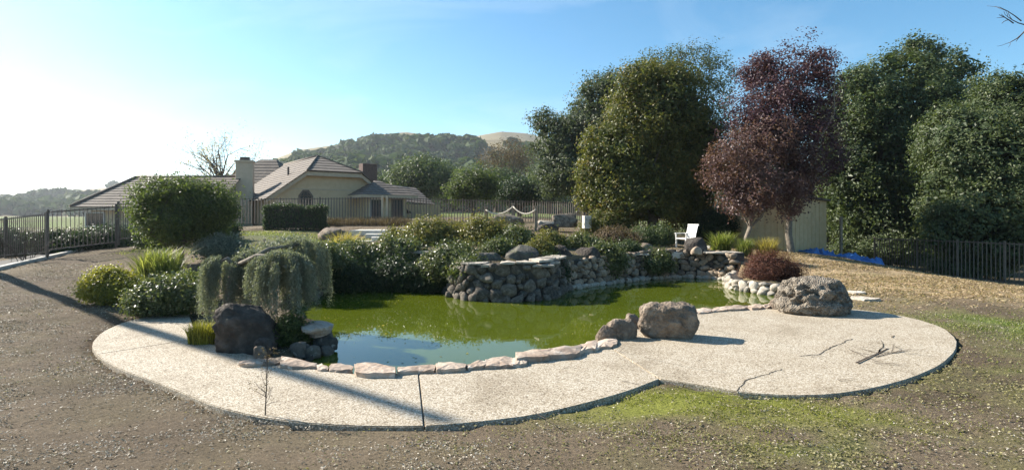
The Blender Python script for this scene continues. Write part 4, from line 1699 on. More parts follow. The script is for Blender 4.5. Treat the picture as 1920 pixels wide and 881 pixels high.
# rope barrier
rp = thing('rope_barrier', W(962, 29, 420), 'wooden posts joined by a sagging pale rope above the rockery', 'rope barrier')
tops = []
for px, yt, yb, d in ((911, 389, 418, 29.5), (962, 383, 412, 29), (1005, 388, 424, 28)):
    a, b = W(px, d, yb), W(px, d, yt)
    o = MB().box((a[0], a[1], (a[2] - .3 + b[2]) / 2), (.16, .16, b[2] - a[2] + .3)).build('post', M_WOODPOST, rp, bevel=.015)
    MB().box((a[0], a[1], b[2] + .015), (.21, .21, .07)).build('cap', M_WOODPOST, o, bevel=.01)
    tops.append(Vector((b[0], b[1] - .1, b[2] - .12)))
for i in range(2):
    a, b = tops[i], tops[i + 1]
    mb = MB()
    mb.tube([a.lerp(b, t / 10) - Vector((0, 0, .30 * 4 * (t / 10) * (1 - t / 10))) for t in range(11)], .035, 6)
    mb.build('rope', M_ROPE, rp, True)
a = W(1100, 27, 425)
tag(MB().box((a[0], a[1], a[2] + .22), (.36, .32, .62), .3).build('utility_box', M_CONC, None, bevel=.02), 'small pale concrete block standing right of the jagged rock pile', 'utility box')
a = W(497, 22, 470)
pl = thing('path_light', a, 'small post light on the shaded lawn left of the steps', 'light post')
MB().box((a[0], a[1], a[2] + .1), (.05, .05, .55)).build('post', M_WOODPOST, pl)
MB().box((a[0], a[1], a[2] + .43), (.11, .11, .12)).build('head', M_TRIM, pl, bevel=.01)

# steps
st = thing('stone_steps', W(700, 27, 450), 'wide concrete steps rising to the platform before the gate', 'steps')
for (x0, x1, y, d, dep, k) in ((655, 768, 432, 28.5, 3.6, 0), (684, 730, 439, 27.4, 1.1, 1), (696, 738, 445, 26.5, 0.9, 2), (600, 690, 452, 25.6, .9, 3)):
    a, b = W(x0, d, y), W(x1, d, y)
    mb = MB().prism([(a[0], d), (b[0], d + .15), (b[0] + .3, d + dep), (a[0] - .2, d + dep)], a[2] - .32, a[2])
    mb.build('step', M_CONC, st, bevel=.02)

# ------------------------------------------------------------------ white chair
ca_ = W(1286, 23, 464)
cz0 = tz
chair = thing('garden_chair', (ca_[0], 23.0, cz0), 'white garden armchair on the small terrace above the pond wall', 'chair', rz=math.radians(-62))


def lp(name, mb, mat=M_WHITE, bevel=.008):
    o = mb.build(name, mat, None, False, bevel)
    o.parent = chair
    return o


for x in (-.27, .27):
    for y in (-.26, .26):
        lp('leg', MB().box((x, y, .21), (.055, .055, .42)))
    lp('armrest', MB().box((x * 1.06, -.02, .63), (.075, .58, .035)))
    lp('arm_post', MB().box((x * 1.06, -.26, .52), (.05, .05, .2)))
lp('seat', MB().box((0, -.01, .42), (.56, .56, .045)))
for k in range(5):
    x = -.22 + .11 * k
    mb = MB()
    mb.add([(x - .05, .24, .43), (x + .05, .24, .43), (x + .05, .40, .98), (x - .05, .40, .98), (x - .05, .265, .43), (x + .05, .265, .43), (x + .05, .425, .98), (x - .05, .425, .98)],
           [(0, 1, 2, 3), (7, 6, 5, 4), (0, 4, 5, 1), (1, 5, 6, 2), (2, 6, 7, 3), (3, 7, 4, 0)])
    lp('back_slat', mb, bevel=.006)
mb = MB().box((0, .425, .97), (.60, .035, .08))
lp('top_rail', mb)

# ------------------------------------------------------------------ shed
cs = Vector(W(1482, 26, 466)).xy
ls = Vector(W(1372, 29.2, 466)).xy
rs = Vector(W(1549, 29.5, 466)).xy
zb_, zt_ = .25, EYE - (372 - HOR) / F * 26
shed = thing('shed', (cs.x, cs.y, .35), 'tan wooden garden shed with vertical boards under the purple tree', 'shed')


def shed_wall(a, b, ztop_a, ztop_b, nb):
    d = (b - a)
    L = d.length
    d.normalize()
    nn = Vector((d.y, -d.x))
    if nn.y > 0:
        nn = -nn
    mb = MB()
    A, B_ = a, b
    mb.add([(A.x, A.y, zb_), (B_.x, B_.y, zb_), (B_.x, B_.y, ztop_b), (A.x, A.y, ztop_a)], [(0, 1, 2, 3)]).build('wall', M_SHED, shed)
    for i in range(nb):
        t0, t1 = (i + .035) / nb, (i + .965) / nb
        p, q = a + d * L * t0, a + d * L * t1
        za, zb2 = ztop_a + (ztop_b - ztop_a) * t0, ztop_a + (ztop_b - ztop_a) * t1
        o1 = nn * R.uniform(.018, .028)
        vs = [(p.x, p.y, zb_), (q.x, q.y, zb_), (q.x, q.y, zb2), (p.x, p.y, za)]
        vs += [(p.x + o1.x, p.y + o1.y, zb_), (q.x + o1.x, q.y + o1.y, zb_), (q.x + o1.x, q.y + o1.y, zb2), (p.x + o1.x, p.y + o1.y, za)]
        MB().add(vs, [(4, 5, 6, 7), (0, 1, 5, 4), (1, 2, 6, 5), (2, 3, 7, 6), (3, 0, 4, 7)]).build('board', M_SHED, shed)


shed_wall(ls, cs, zt_ + .1, zt_ + .1, 10)
shed_wall(cs, rs, zt_ + .1, zt_ - .05, 9)
fb = ls + (rs - cs)
dirl = (ls - cs).normalized() * .2
dirr = (rs - cs).normalized() * .2
o_ = [cs - dirl - dirr, rs - dirl + dirr, fb + dirl + dirr, ls + dirl - dirr]
mb = MB()
z4 = [zt_ + .12, zt_ - .04, zt_ - .04, zt_ + .12]
mb.add([(p.x, p.y, z) for p, z in zip(o_, z4)] + [(p.x, p.y, z + .09) for p, z in zip(o_, z4)], [(3, 2, 1, 0), (4, 5, 6, 7), (0, 1, 5, 4), (1, 2, 6, 5), (2, 3, 7, 6), (3, 0, 4, 7)])
mb.build('roof', M_ROOF, shed)
MB().box((cs.x, cs.y - .02, (zb_ + zt_) / 2 + .04), (.09, .09, zt_ - zb_)).build('corner_board', M_SHED, shed, bevel=.006)
a = W(1577, 27, 466)
tag(MB().box((a[0], a[1], a[2] + .6), (.11, .11, 1.9)).build('wooden_post', M_WOODPOST, None, bevel=.01), 'lone weathered wooden post right of the shed', 'post')


# tarps
def tarp(x0, x1, py, d, dy, hgt_, seed, label):
    rg = np.random.default_rng(seed)
    a, b = W(x0, d, py), W(x1, d, py)
    n1_, n2_ = 44, 22
    u, v = np.meshgrid(np.linspace(0, 1, n1_), np.linspace(0, 1, n2_))
    u, v = u.ravel(), v.ravel()
    xx = a[0] + (b[0] - a[0]) * u + (fbm(xyz(v * 5, u * 2, seed), 2) - .5) * .5
    yy = d + dy * v + (fbm(xyz(u * 6, v * 2, seed + 4), 2) - .5) * .5
    e = np.clip(np.minimum(np.minimum(u, 1 - u) * 6, np.minimum(v, 1 - v) * 3), 0, 1)
    zz = hgt(xx, yy) + .03 + e * (hgt_ * np.abs(fbm(xyz(u * 9, v * 4, seed), 4) - .35) * 2.0)
    i0 = (np.arange(n2_ - 1)[:, None] * n1_ + np.arange(n1_ - 1)[None, :]).ravel()
    o = obj('tarp', np_mesh('tarp', np.stack([xx, yy, zz], -1), np.stack([i0, i0 + 1, i0 + n1_ + 1, i0 + n1_], -1), M_TARP, True))
    s = o.modifiers.new('thick', 'SOLIDIFY')
    s.thickness = .012
    return tag(o, label, 'tarp')


tarp(1519, 1586, 470, 25.5, 1.3, .42, 3, 'crumpled blue tarp beside the shed, the left one')
tarp(1590, 1672, 490, 24.0, 1.3, .5, 8, 'crumpled blue tarp near the iron fence, the right one')

# ------------------------------------------------------------------ trees
tree('broadleaf_tree', gb(1222, 28.5),
     [E(1230, 212, 30, 98, 102), E(1262, 282, 30.5, 98, 112), E(1172, 292, 29.5, 78, 90), E(1130, 338, 29, 52, 66), E(1280, 352, 30, 78, 78), E(1190, 370, 29, 88, 56), E(1240, 158, 30.3, 66, 40)],
     'large dense round-headed tree with olive and yellowing leaves behind the pond', L_ROUND, .15, 4900, 24, .36, r0=.26, seed=21, sat=5, shell=.32, lump=.16, gap=.33, gapfreq=1.0, trunk_frac=.4, nlimb=22)
tree('purple_leaved_tree', gb(1484, 24.6),
     [E(1490, 152, 26, 68, 72), E(1440, 178, 26.5, 55, 75), E(1400, 245, 26, 58, 70), E(1480, 255, 25.5, 80, 90), E(1530, 205, 26.5, 44, 82), E(1520, 300, 26.5, 55, 70), E(1425, 140, 27, 34, 36)],
     'tall purple-leaved plum tree with ragged crown in front of the shed', L_PURPLE, .12, 3600, 20, .34, r0=.13, bark=M_BARKPALE, seed=22, core=0, sat=5, shell=.75, lump=.34, freq=2.4, gap=.27, gapfreq=.9, trunk_frac=.42, nlimb=40)
tree('russet_tree', gb(1398, 24.0),
     [E(1390, 300, 24.5, 68, 52), E(1358, 318, 24, 42, 44), E(1430, 345, 24, 62, 46), E(1400, 375, 23.8, 50, 32), E(1475, 365, 24.3, 40, 46), E(1440, 270, 24.8, 60, 60), E(1500, 320, 24.6, 44, 50)],
     'small russet-leaved tree drooping over the left wall of the shed', L_RUSSET, .115, 2200, 20, .32, r0=.09, bark=M_BARKPALE, seed=23, core=0, shell=.75, lump=.3, freq=2.2, gap=.34, gapfreq=1.1, trunk_frac=.5, nlimb=26)
tree('oak_tree', gb(1660, 34),
     [E(1690, 190, 35, 88, 88), E(1630, 220, 34, 82, 95), E(1720, 115, 36, 42, 50), E(1790, 140, 37, 40, 48), E(1655, 320, 34, 105, 100), E(1600, 330, 33, 62, 115), E(1750, 230, 36, 90, 80), E(1640, 410, 33.5, 92, 60), E(1824, 190, 37, 30, 36)],
     'tallest dark evergreen oak, right of the purple tree', L_OAK, .165, 5000, 22, .42, r0=.34, seed=24, sat=7, shell=.34, lump=.26, freq=2.0, gap=.37, gapfreq=.85, trunk_frac=.45, nlimb=26)
tree('oak_tree', gb(1830, 27),
     [E(1822, 270, 27.5, 92, 72), E(1900, 220, 28.5, 82, 82), E(1800, 335, 27, 72, 82), E(1890, 320, 26.5, 100, 92), E(1840, 410, 26, 100, 72), E(1950, 300, 27, 92, 150), E(1790, 420, 26.5, 52, 52), E(1930, 420, 25, 80, 70), E(1870, 175, 29, 50, 45), E(1780, 250, 28.5, 50, 60)],
     'broad evergreen oak overhanging the iron fence at right edge', L_OAK, .14, 5200, 24, .36, r0=.18, seed=25, sat=7, shell=.30, lump=.24, freq=2.0, gap=.37, gapfreq=.95, trunk_frac=.4, nlimb=24)
tree('oak_tree', gb(1562, 38),
     [E(1560, 300, 40, 62, 140), E(1530, 390, 40, 95, 70), E(1600, 400, 39, 90, 70), E(1450, 330, 41, 80, 90)],
     'dark evergreen oak in the gap behind the shed roof', L_OAK, .15, 1500, 20, .5, r0=.3, seed=26, shell=.5, lump=.25, trunk_frac=.4)
tree('oak_tree', gb(1700, 42),
     [E(1690, 400, 44, 110, 90), E(1800, 420, 44, 110, 80), E(1900, 430, 42, 90, 70), E(1610, 430, 43, 70, 60)],
     'low dark oak thicket filling the shade behind the right fence', L_HEDGE, .18, 1500, 18, .6, r0=.25, seed=27, shell=.6, lump=.2, trunk_frac=.3)
tree('oak_tree', gb(1730, 46),
     [E(1610, 235, 46, 62, 85), E(1850, 225, 46, 72, 75), E(1740, 290, 46, 120, 110), E(1560, 260, 46, 40, 90), E(1930, 240, 46, 60, 90)],
     'dark oak standing behind, seen in the gaps between the right-hand trees', L_OAK, .19, 1500, 18, .5, r0=.3, seed=37, sat=4, shell=.4, lump=.25, trunk_frac=.45)
tree('pale_oak_tree', gb(1100, 46),
     [E(1050, 270, 46, 56, 50), E(1130, 190, 47, 52, 62), E(1060, 320, 45.5, 66, 50), E(1110, 250, 46, 62, 70), E(1020, 228, 46, 30, 22)],
     'pale grey-green oak spreading out left of the round-headed tree', L_OAKPALE, .18, 2200, 20, .48, r0=.3, seed=28, sat=5, shell=.6, lump=.34, freq=2.2, gap=.22, gapfreq=.5, trunk_frac=.45, nlimb=24)
tree('pale_oak_tree', gb(1300, 48),
     [E(1290, 120, 48, 60, 40), E(1340, 160, 48, 46, 62), E(1230, 130, 48, 52, 34), E(1360, 230, 48, 40, 80)],
     'airy grey-green tree showing above the top of the round-headed tree', L_OAKPALE, .17, 1200, 17, .5, r0=.22, seed=29, core=0, shell=.9, lump=.4, freq=2.4, gap=.30, gapfreq=.7, trunk_frac=.6, nlimb=40)
tree('oak_tree', gb(790, 72),
     [E(790, 332, 72, 58, 38), E(755, 345, 72, 34, 28), E(825, 342, 73, 32, 30)],
     'rounded dark oak standing behind the right end of the house', L_OAK, .28, 800, 18, .8, r0=.35, seed=30, shell=.4, lump=.2, trunk_frac=.4)
tree('laurel_tree', gb(886, 46),
     [E(888, 345, 46, 44, 34), E(862, 360, 46, 26, 22), E(912, 352, 46.5, 28, 28)],
     'yellow-green small tree behind the fence left of the rope posts', L_BALL, .15, 700, 18, .42, r0=.16, seed=31, shell=.6, lump=.3, trunk_frac=.4)
tree('evergreen_tree', gb(974, 52),
     [E(974, 358, 52, 40, 24), E(950, 365, 52, 24, 20), E(1000, 362, 52, 22, 22)],
     'dark rounded evergreen behind the fence at the rope posts', L_HEDGE, .18, 600, 18, .5, r0=.2, seed=32, shell=.5, lump=.2, trunk_frac=.4)
tree('bare_oak_tree', gb(955, 110),
     [E(955, 292, 110, 46, 30), E(925, 305, 110, 32, 24), E(985, 300, 110, 30, 30)],
     'brownish thin-leaved tree on the slope below the far hill crest', L_BROWN, .30, 700, 14, 1.0, r0=.35, seed=33, core=0, shell=.9, lump=.3, gap=.2, gapfreq=.3, trunk_frac=.5, nlimb=30)
for i, (px, py, d, rx, ry, lab) in enumerate(((700, 352, 95, 46, 26, 'far dark tree just above the low side roof of the house'), (850, 352, 90, 40, 30, 'far dark tree between the rounded oak and the yellow-green one'),
                                              (1030, 345, 75, 36, 30, 'far tree left of the pale oak above a strip of green meadow'), (930, 345, 80, 40, 28, 'far tree behind the dark rounded evergreen'))):
    tree('far_tree', gb(px, d), [E(px, py, d, rx, ry), E(px - rx * .4, py + 8, d, rx * .6, ry * .7), E(px + rx * .45, py + 5, d, rx * .55, ry * .8)], lab, L_OAK, .34, 420, 16, 1.0, r0=.3, seed=40 + i, shell=.5, lump=.25, trunk_frac=.4)
# rounded tree at left, on one leaning trunk
tree('rounded_tree', gb(338, 18.6),
     [E(340, 392, 18.6, 78, 52), E(292, 375, 18.3, 48, 40), E(390, 385, 18.8, 52, 46), E(335, 362, 18.6, 62, 32), E(330, 425, 18.4, 62, 40), E(410, 410, 19, 30, 38)],
     'rounded bushy tree on a short trunk at left in front of house', L_BALL, .085, 1900, 24, .24, r0=.09, seed=34, sat=3, core=2500, gap=.2, gapfreq=1.6, shell=.5, lump=.3, freq=2.2, trunk_frac=.5, nlimb=20)
# blossom-like sparse tree behind the house
bt = thing('sparse_tree', gb(408, 68), 'thin pale-leaved tree rising behind the roof of the house', 'tree')
mb = MB()
ends = []
rg = np.random.default_rng(35)
b0 = Vector(gb(415, 68))
mb.tube([b0, b0 + Vector((0, 0, 5.0))], [.22, .16], 6)
for k in range(15):
    branchlets(mb, b0 + Vector((0, 0, 3.6 + .12 * k)), (rg.normal() * .75 - .05, rg.normal() * .5, .8), 3.6, .10, 3, rg, 4, .55, .15, (2, 4), .68, ends)
for k in range(5):
    branchlets(mb, b0 + Vector((-.2, 0, 4.0)), (-1.0 - .12 * k, 0, .75 + .1 * k), 3.0, .06, 2, rg, 4, .3, .2, (2, 3), .66, None)
mb.build('trunk', M_TWIG, bt)
eP = np.array([e[:] for e in ends])
eP = np.repeat(eP, 8, 0) + rg.normal(size=(len(eP) * 8, 3)) * .45
obj('crown', leaf_mesh('crown', eP, .20, L_BLOSSOM, rg=rg), bt)
# bare shrubs at far left
for i, (px, d, n_, lab) in enumerate(((48, 19.8, 11, 'leafless twiggy shrub by the left fence at picture edge'), (20, 21.6, 7, 'sparse leafless shrub behind the left fence'))):
    t_ = thing('bare_shrub', gb(px, d), lab, 'shrub')
    mb = MB()
    rg = np.random.default_rng(50 + i)
    b0 = Vector(gb(px, d))
    for k in range(n_):
        branchlets(mb, b0 + Vector((rg.normal() * .1, rg.normal() * .1, -.05)), (rg.normal() * .35, rg.normal() * .35, 1), 1.05, .014, 2, rg, 3, .4, .2, (2, 4), .6)
    mb.build('stems', M_TWIG, t_)
# leafless tree beyond the right edge, a bough of which enters the picture
t_ = thing('bare_tree', gb(2330, 9.0), 'leafless tree at right whose thin twigs hang in the sky corner', 'tree')
b0 = Vector(gb(2330, 9.0))
rg = np.random.default_rng(61)
mb = MB()
mb.tube([b0 - Vector((0, 0, .2)), b0 + Vector((.05, 0, 2.4)), b0 + Vector((-.1, .1, 4.6)), b0 + Vector((-.2, .1, 6.6))], [.17, .14, .10, .05], 8)
s = b0 + Vector((-.1, .1, 4.4))
e_ = Vector(W(1925, 9, 48))
mb.tube([s, s.lerp(e_, .5) + Vector((0, 0, .25)), e_], [.06, .04, .02], 6)
for tgt, st_ in (((1872, 44), (1925, 48)), ((1880, 12), (1915, 40)), ((1895, 76), (1925, 55)), ((1868, 30), (1900, 44))):
    a, b = Vector(W(st_[0], 9, st_[1])), Vector(W(tgt[0], 9, tgt[1]))
    branchlets(mb, a, b - a, (b - a).length, .012, 1, rg, 4, .35, .0, (2, 4), .5)
for k in range(7):
    branchlets(mb, b0 + Vector((0, 0, 3.6 + .5 * k)), (rg.normal() * .7 + .35, rg.normal() * .7, .8), 2.0, .05, 3, rg, 4, .5, .1, (2, 4), .65)
mb.build('trunk', M_BARK, t_)

# unseen pole added beyond the left edge, leaned so its shadow crosses the patio
tip = Vector(G(850, 792, 0)).xy
hd = SUN_DIR.xy.normalized()
ph = 12.0
pt = tip + hd * (ph / math.tan(el))
pb = Vector((-19.8, 20.2))
pz = H(pb.x, pb.y)
pole_ = thing('shadow_pole', (pb.x, pb.y, pz), 'tall leaning pole added unseen beyond the left edge to shadow the patio', 'shadow pole')
p0, p1 = Vector((pb.x, pb.y, pz - .3)), Vector((pt.x, pt.y, ph))
mb = MB()
mb.tube([p0.lerp(p1, k / 6) for k in range(7)], [.20, .18, .17, .16, .15, .14, .11], 10)
mb.build('trunk', M_BARK, pole_, True)

# ------------------------------------------------------------------ clipped hedge and shrubs
def hedge(px0, px1, ytop, ybase, d, depth, label, seed):
    rg = np.random.default_rng(seed)
    a, b = W(px0, d, ybase), W(px1, d, ytop)
    root = thing('clipped_hedge', ((a[0] + b[0]) / 2, d, a[2]), label, 'hedge')
    w, h = b[0] - a[0], b[2] - a[2]
    n = 15000
    u = rg.random((n, 3))
    side = rg.integers(0, 4, n)
    sh = rg.random(n) ** 2 * .18
    u[side == 0, 2] = 1 - sh[side == 0]
    u[side == 1, 1] = sh[side == 1]
    u[side == 2, 0] = sh[side == 2]
    u[side == 3, 0] = 1 - sh[side == 3]
    P = np.stack([a[0] + u[:, 0] * w, d + u[:, 1] * depth, a[2] - .05 + u[:, 2] * (h + .05)], -1)
    P += (fbm(P * 1.5, 3)[:, None] - .5) * .34 + rg.normal(size=P.shape) * .05
    N = np.zeros((n, 3))
    N[side == 0, 2] = 1
    N[side == 1, 1] = -1
    N[side == 2, 0] = -1
    N[side == 3, 0] = 1
    obj('foliage', leaf_mesh('foliage', P, .085, L_HEDGE, N, .6, None, .8, rg=rg), root)
    MB().box(((a[0] + b[0]) / 2, d + depth / 2, a[2] + h * .44), (w * .86, depth * .8, h * .82)).build('twig_core', M_TWIG, root)
    return root


hedge(494, 602, 386, 429, 29.5, 1.2, 'clipped dark box hedge in front of the house fence', 71)
bush('low_shrub', -60, 85, 428, 486, 23.2, 'dark low shrub behind left fence, farthest left', L_HEDGE, .09, 1100, 20, .22, seed=72)
bush('low_shrub', 55, 160, 426, 484, 22.9, 'dark low shrub behind left fence, middle one of three', L_HEDGE, .09, 900, 20, .22, seed=73)
bush('low_shrub', 118, 262, 420, 475, 24.2, 'dark broad shrub behind left fence, right one of three', L_HEDGE, .09, 1200, 22, .22, seed=74)
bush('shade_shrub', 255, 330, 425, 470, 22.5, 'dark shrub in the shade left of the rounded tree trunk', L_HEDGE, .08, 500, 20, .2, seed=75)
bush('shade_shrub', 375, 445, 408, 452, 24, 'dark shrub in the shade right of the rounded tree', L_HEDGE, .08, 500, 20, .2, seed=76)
# left bed
bush('yellow_groundcover', 145, 268, 498, 566, 13.0, 'low bright yellow-green mounded shrub at left lawn edge', L_YELLOW, .055, 900, 26, .13, seed=80, nblob=4, lump=.12, shell=.3)
grass_clump('strappy_plant', 250, 346, 452, 528, 15.2, 'tall strappy green clump left of the rounded tree trunk', L_GRASS, 750, .03, 81)
bush('grey_green_shrub', 238, 372, 512, 588, 12.1, 'loose grey-green leafy shrub at the left patio corner', L_GLOSSY, .065, 800, 20, .16, seed=82, nblob=5, lump=.25)
bush('grey_green_shrub', 325, 392, 505, 560, 13.2, 'small green shrub between the patio corner and the cedar', L_GRASS, .055, 420, 20, .14, seed=83)
bush('grey_green_shrub', 372, 470, 438, 484, 18.2, 'spreading green shrub behind the weeping cedar at left', L_CEDAR, .08, 600, 18, .2, seed=84, lump=.3)
bush('grey_green_shrub', 470, 610, 448, 500, 15.5, 'low feathery shrub just behind the cedar at the pond recess', L_CEDAR, .07, 900, 20, .2, seed=85, lump=.3)
grass_clump('yellow_grass_tuft', 350, 410, 592, 648, 9.5, 'bright yellow-green grass tuft left of the dark boulder', L_YELLOW, 900, .014, 86, core=.42, spread=.7)
bush('waterside_plant', 505, 580, 585, 650, 9.5, 'leafy green plant between the dark boulder and stone ledge', L_BALL, .05, 420, 18, .12, seed=87)

# weeping cedar: hanging strands over three domes
ced = thing('weeping_cedar', gb(450, 10.2), 'grey-green weeping cedar draped over the dark boulder', 'tree')
rg = np.random.default_rng(90)
domes = [(528, 482, 606, 9.9, 60, 520), (412, 492, 604, 10.3, 38, 300), (566, 458, 580, 11.0, 42, 260), (476, 480, 548, 10.7, 46, 240)]
Ps, Ts, tn = [], [], []
mb = MB()
trunk_top = Vector(W(440, 10.4, 500))
mb.tube([Vector(gb(432, 10.2)) - Vector((0, 0, .1)), Vector(W(428, 10.2, 560)), Vector(W(436, 10.3, 520)), trunk_top], [.10, .085, .075, .06], 8)
for (px, yt, yb, d, rp_, ns) in domes:
    c = Vector(W(px, d, yt))
    mb.tube([trunk_top, trunk_top.lerp(c, .5) + Vector((0, 0, .12)), c], [.05, .04, .025], 6)
    rad = rp_ / F * d
    drop = (yb - yt) / F * d
    nt_ = max(9, int(ns / 13))
    tf = [(rg.uniform(0, 6.283), rad * math.sqrt(rg.random()), rg.uniform(.5, 1.0)) for _ in range(nt_)]
    for k in range(int(ns * .62)):
        ta, tr, tl = tf[k % nt_]
        cx_, cy_ = tr * math.cos(ta) + rg.normal() * .035, tr * math.sin(ta) + rg.normal() * .035
        a = math.atan2(cy_, cx_)
        rr = min(math.hypot(cx_, cy_), rad * 1.08)
        h0 = .10 * math.cos(rr / rad * 1.4)
        L_ = drop * tl * rg.uniform(.8, 1.08) * (.6 + .4 * rr / rad)
        m_ = max(8, int(L_ / .022))
        t = np.linspace(0, 1, m_)
        outx = math.cos(a) * (rr + .10 * np.sqrt(t))
        outy = math.sin(a) * (rr + .10 * np.sqrt(t))
        wob = np.cumsum(rg.normal(size=(m_, 2)) * .006, 0)
        p = np.stack([c.x + outx + wob[:, 0], c.y + outy * .85 + wob[:, 1], c.z + h0 - .28 * (rr / rad) ** 2 * rad - L_ * t ** 1.25], -1)
        p = np.repeat(p, 3, 0) + rg.normal(size=(m_ * 3, 3)) * .022
        Ps.append(p)
        Ts.append(np.tile(np.array((math.cos(a) * .5, math.sin(a) * .5, -1.0)), (m_ * 3, 1)))
        tn.append(np.clip(rg.random() * .5 + rg.random(m_ * 3) * .5, 0, 1))
Ps, Ts, tn = np.concatenate(Ps), np.concatenate(Ts), np.concatenate(tn)
obj('crown', leaf_mesh('crown', Ps, .048, L_CEDAR, None, .30, tn, 1.0, T=Ts, rg=rg), ced)
mb.build('trunk', M_BARKPALE, ced, True)

# shrubs on the rockery behind the pond
bush('overhanging_shrub', 606, 712, 448, 512, 18.2, 'glossy shrub hanging over the shaded wall, left of two', L_GLOSSY, .085, 900, 18, .22, seed=101, lump=.28)
bush('overhanging_shrub', 690, 796, 440, 515, 18.4, 'glossy shrub hanging over the shaded wall, right of two', L_GLOSSY, .085, 950, 18, .22, seed=102, lump=.28)
grass_clump('straw_grass', 612, 684, 424, 480, 20.2, 'straw-yellow ornamental grass clump above the pond recess', L_STRAW, 520, .022, 103, core=.3)
bush('olive_shrub', 752, 880, 404, 470, 21.2, 'olive-leaved shrub below the fence, left half of the thicket', L_OLIVE, .09, 1100, 18, .25, seed=104, lump=.28)
bush('olive_shrub', 858, 960, 404, 478, 20.6, 'orange-tinged olive shrub in the middle of the thicket', L_OLIVE, .09, 950, 18, .25, seed=105, lump=.28)
bush('olive_shrub', 930, 1006, 418, 476, 20.0, 'green shrub at the right end of the thicket below rope posts', L_GLOSSY, .085, 650, 18, .22, seed=106, lump=.28)
bush('planter_shrub', 788, 906, 452, 522, 16.9, 'glossy bush spilling over the left end of stone planter', L_GLOSSY, .08, 1050, 18, .2, seed=107, lump=.28)
bush('planter_shrub', 900, 960, 446, 486, 17.8, 'small glossy bush rising behind the low mossy rock', L_GLOSSY, .075, 420, 18, .18, seed=108, lump=.28)
bush('planter_shrub', 985, 1040, 448, 486, 18.2, 'small yellow-green bush above the planter ledge stones', L_OLIVE, .075, 380, 18, .16, seed=109, lump=.28)
bush('ivy', 1094, 1172, 446, 515, 19.3, 'large ivy spilling down over the middle of the far pond wall', L_GLOSSY, .08, 620, 18, .18, seed=110, lump=.3)
bush('ivy', 1196, 1262, 462, 512, 20.4, 'small ivy trailing over the wall below the chair terrace', L_GLOSSY, .075, 380, 18, .16, seed=143, lump=.3)
bush('ivy', 1002, 1062, 476, 530, 17.1, 'leafy ivy in the corner between planter and far wall', L_HEDGE, .075, 420, 18, .16, seed=144, lump=.3)
bush('planter_shrub', 842, 930, 474, 528, 15.9, 'glossy shoots hanging over the front left of the planter', L_GLOSSY, .07, 420, 16, .15, seed=145, lump=.35, gap=.3, gapfreq=2.0)
bush('twiggy_shrub', 1112, 1196, 424, 464, 22.6, 'greyish twiggy low shrub left of the round tree trunk', L_BROWN, .07, 600, 18, .2, seed=111, lump=.3)
bush('twiggy_shrub', 1170, 1266, 420, 466, 24.0, 'dark low twiggy shrub below the round tree', L_OAK, .08, 700, 18, .22, seed=112, lump=.3)
bush('understory_shrub', 1095, 1180, 392, 438, 27.5, 'green shrub under the left skirt of the round tree', L_ROUND, .10, 600, 18, .26, seed=113, lump=.3)
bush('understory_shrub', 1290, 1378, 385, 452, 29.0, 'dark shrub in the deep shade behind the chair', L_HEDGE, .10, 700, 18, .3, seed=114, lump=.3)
grass_clump('spiky_plant', 1318, 1388, 426, 474, 21.6, 'spiky dark green strappy plant right of the white chair', L_GRASS, 420, .035, 115, core=.22)
grass_clump('pale_grass', 1374, 1420, 438, 478, 20.9, 'pale green grass clump, left of two above the red bush', L_GRASS, 320, .024, 116, core=.3)
grass_clump('pale_grass', 1408, 1466, 436, 480, 20.6, 'pale yellowish grass clump, right of two above the red bush', L_STRAW, 360, .024, 117, core=.3)
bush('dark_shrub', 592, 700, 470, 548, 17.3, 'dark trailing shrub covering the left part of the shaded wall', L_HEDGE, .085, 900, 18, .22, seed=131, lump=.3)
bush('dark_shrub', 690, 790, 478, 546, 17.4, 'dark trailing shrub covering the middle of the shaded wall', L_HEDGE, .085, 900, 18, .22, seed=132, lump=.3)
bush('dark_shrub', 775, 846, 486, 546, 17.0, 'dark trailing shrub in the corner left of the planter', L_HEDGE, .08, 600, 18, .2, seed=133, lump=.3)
bush('bank_shrub', 560, 640, 452, 505, 16.6, 'green leafy shrub on the bank between the cedar and straw grass', L_GLOSSY, .08, 650, 18, .2, seed=134, lump=.3)
bush('bank_shrub', 716, 775, 426, 470, 21.5, 'small shrub beside the right end of the steps', L_OLIVE, .085, 450, 18, .2, seed=135, lump=.3)
bush('bank_shrub', 1000, 1064, 432, 470, 20.4, 'low olive shrub on the bare slope right of the thicket', L_OLIVE, .08, 400, 16, .2, seed=136, lump=.3, gap=.2, gapfreq=1.5)
bush('bank_shrub', 1060, 1120, 436, 474, 20.8, 'dull green shrub above the broad dark rock', L_GLOSSY, .08, 420, 16, .2, seed=137, lump=.3)
bush('bank_shrub', 1150, 1200, 448, 478, 20.7, 'small dark shrub left of the wall-top boulder', L_OAK, .075, 300, 16, .16, seed=138, lump=.3)
bush('understory_shrub', 1740, 1900, 436, 520, 26.8, 'dark undergrowth behind the right fence below the broad oak', L_OAK, .11, 1000, 18, .3, seed=141, lump=.3)
bush('understory_shrub', 1590, 1745, 420, 494, 31.5, 'dark undergrowth behind the tarps below the tallest oak', L_OAK, .12, 1000, 18, .32, seed=142, lump=.3)
# red bush: dense twigs and small leaves
bush('red_bush', 1384, 1508, 464, 538, 17.9, 'rounded bush of reddish-brown twigs at the right pond end', L_RED, .05, 1500, 22, .15, seed=118, nblob=4, lump=.14, shell=.6, aspect=.3)

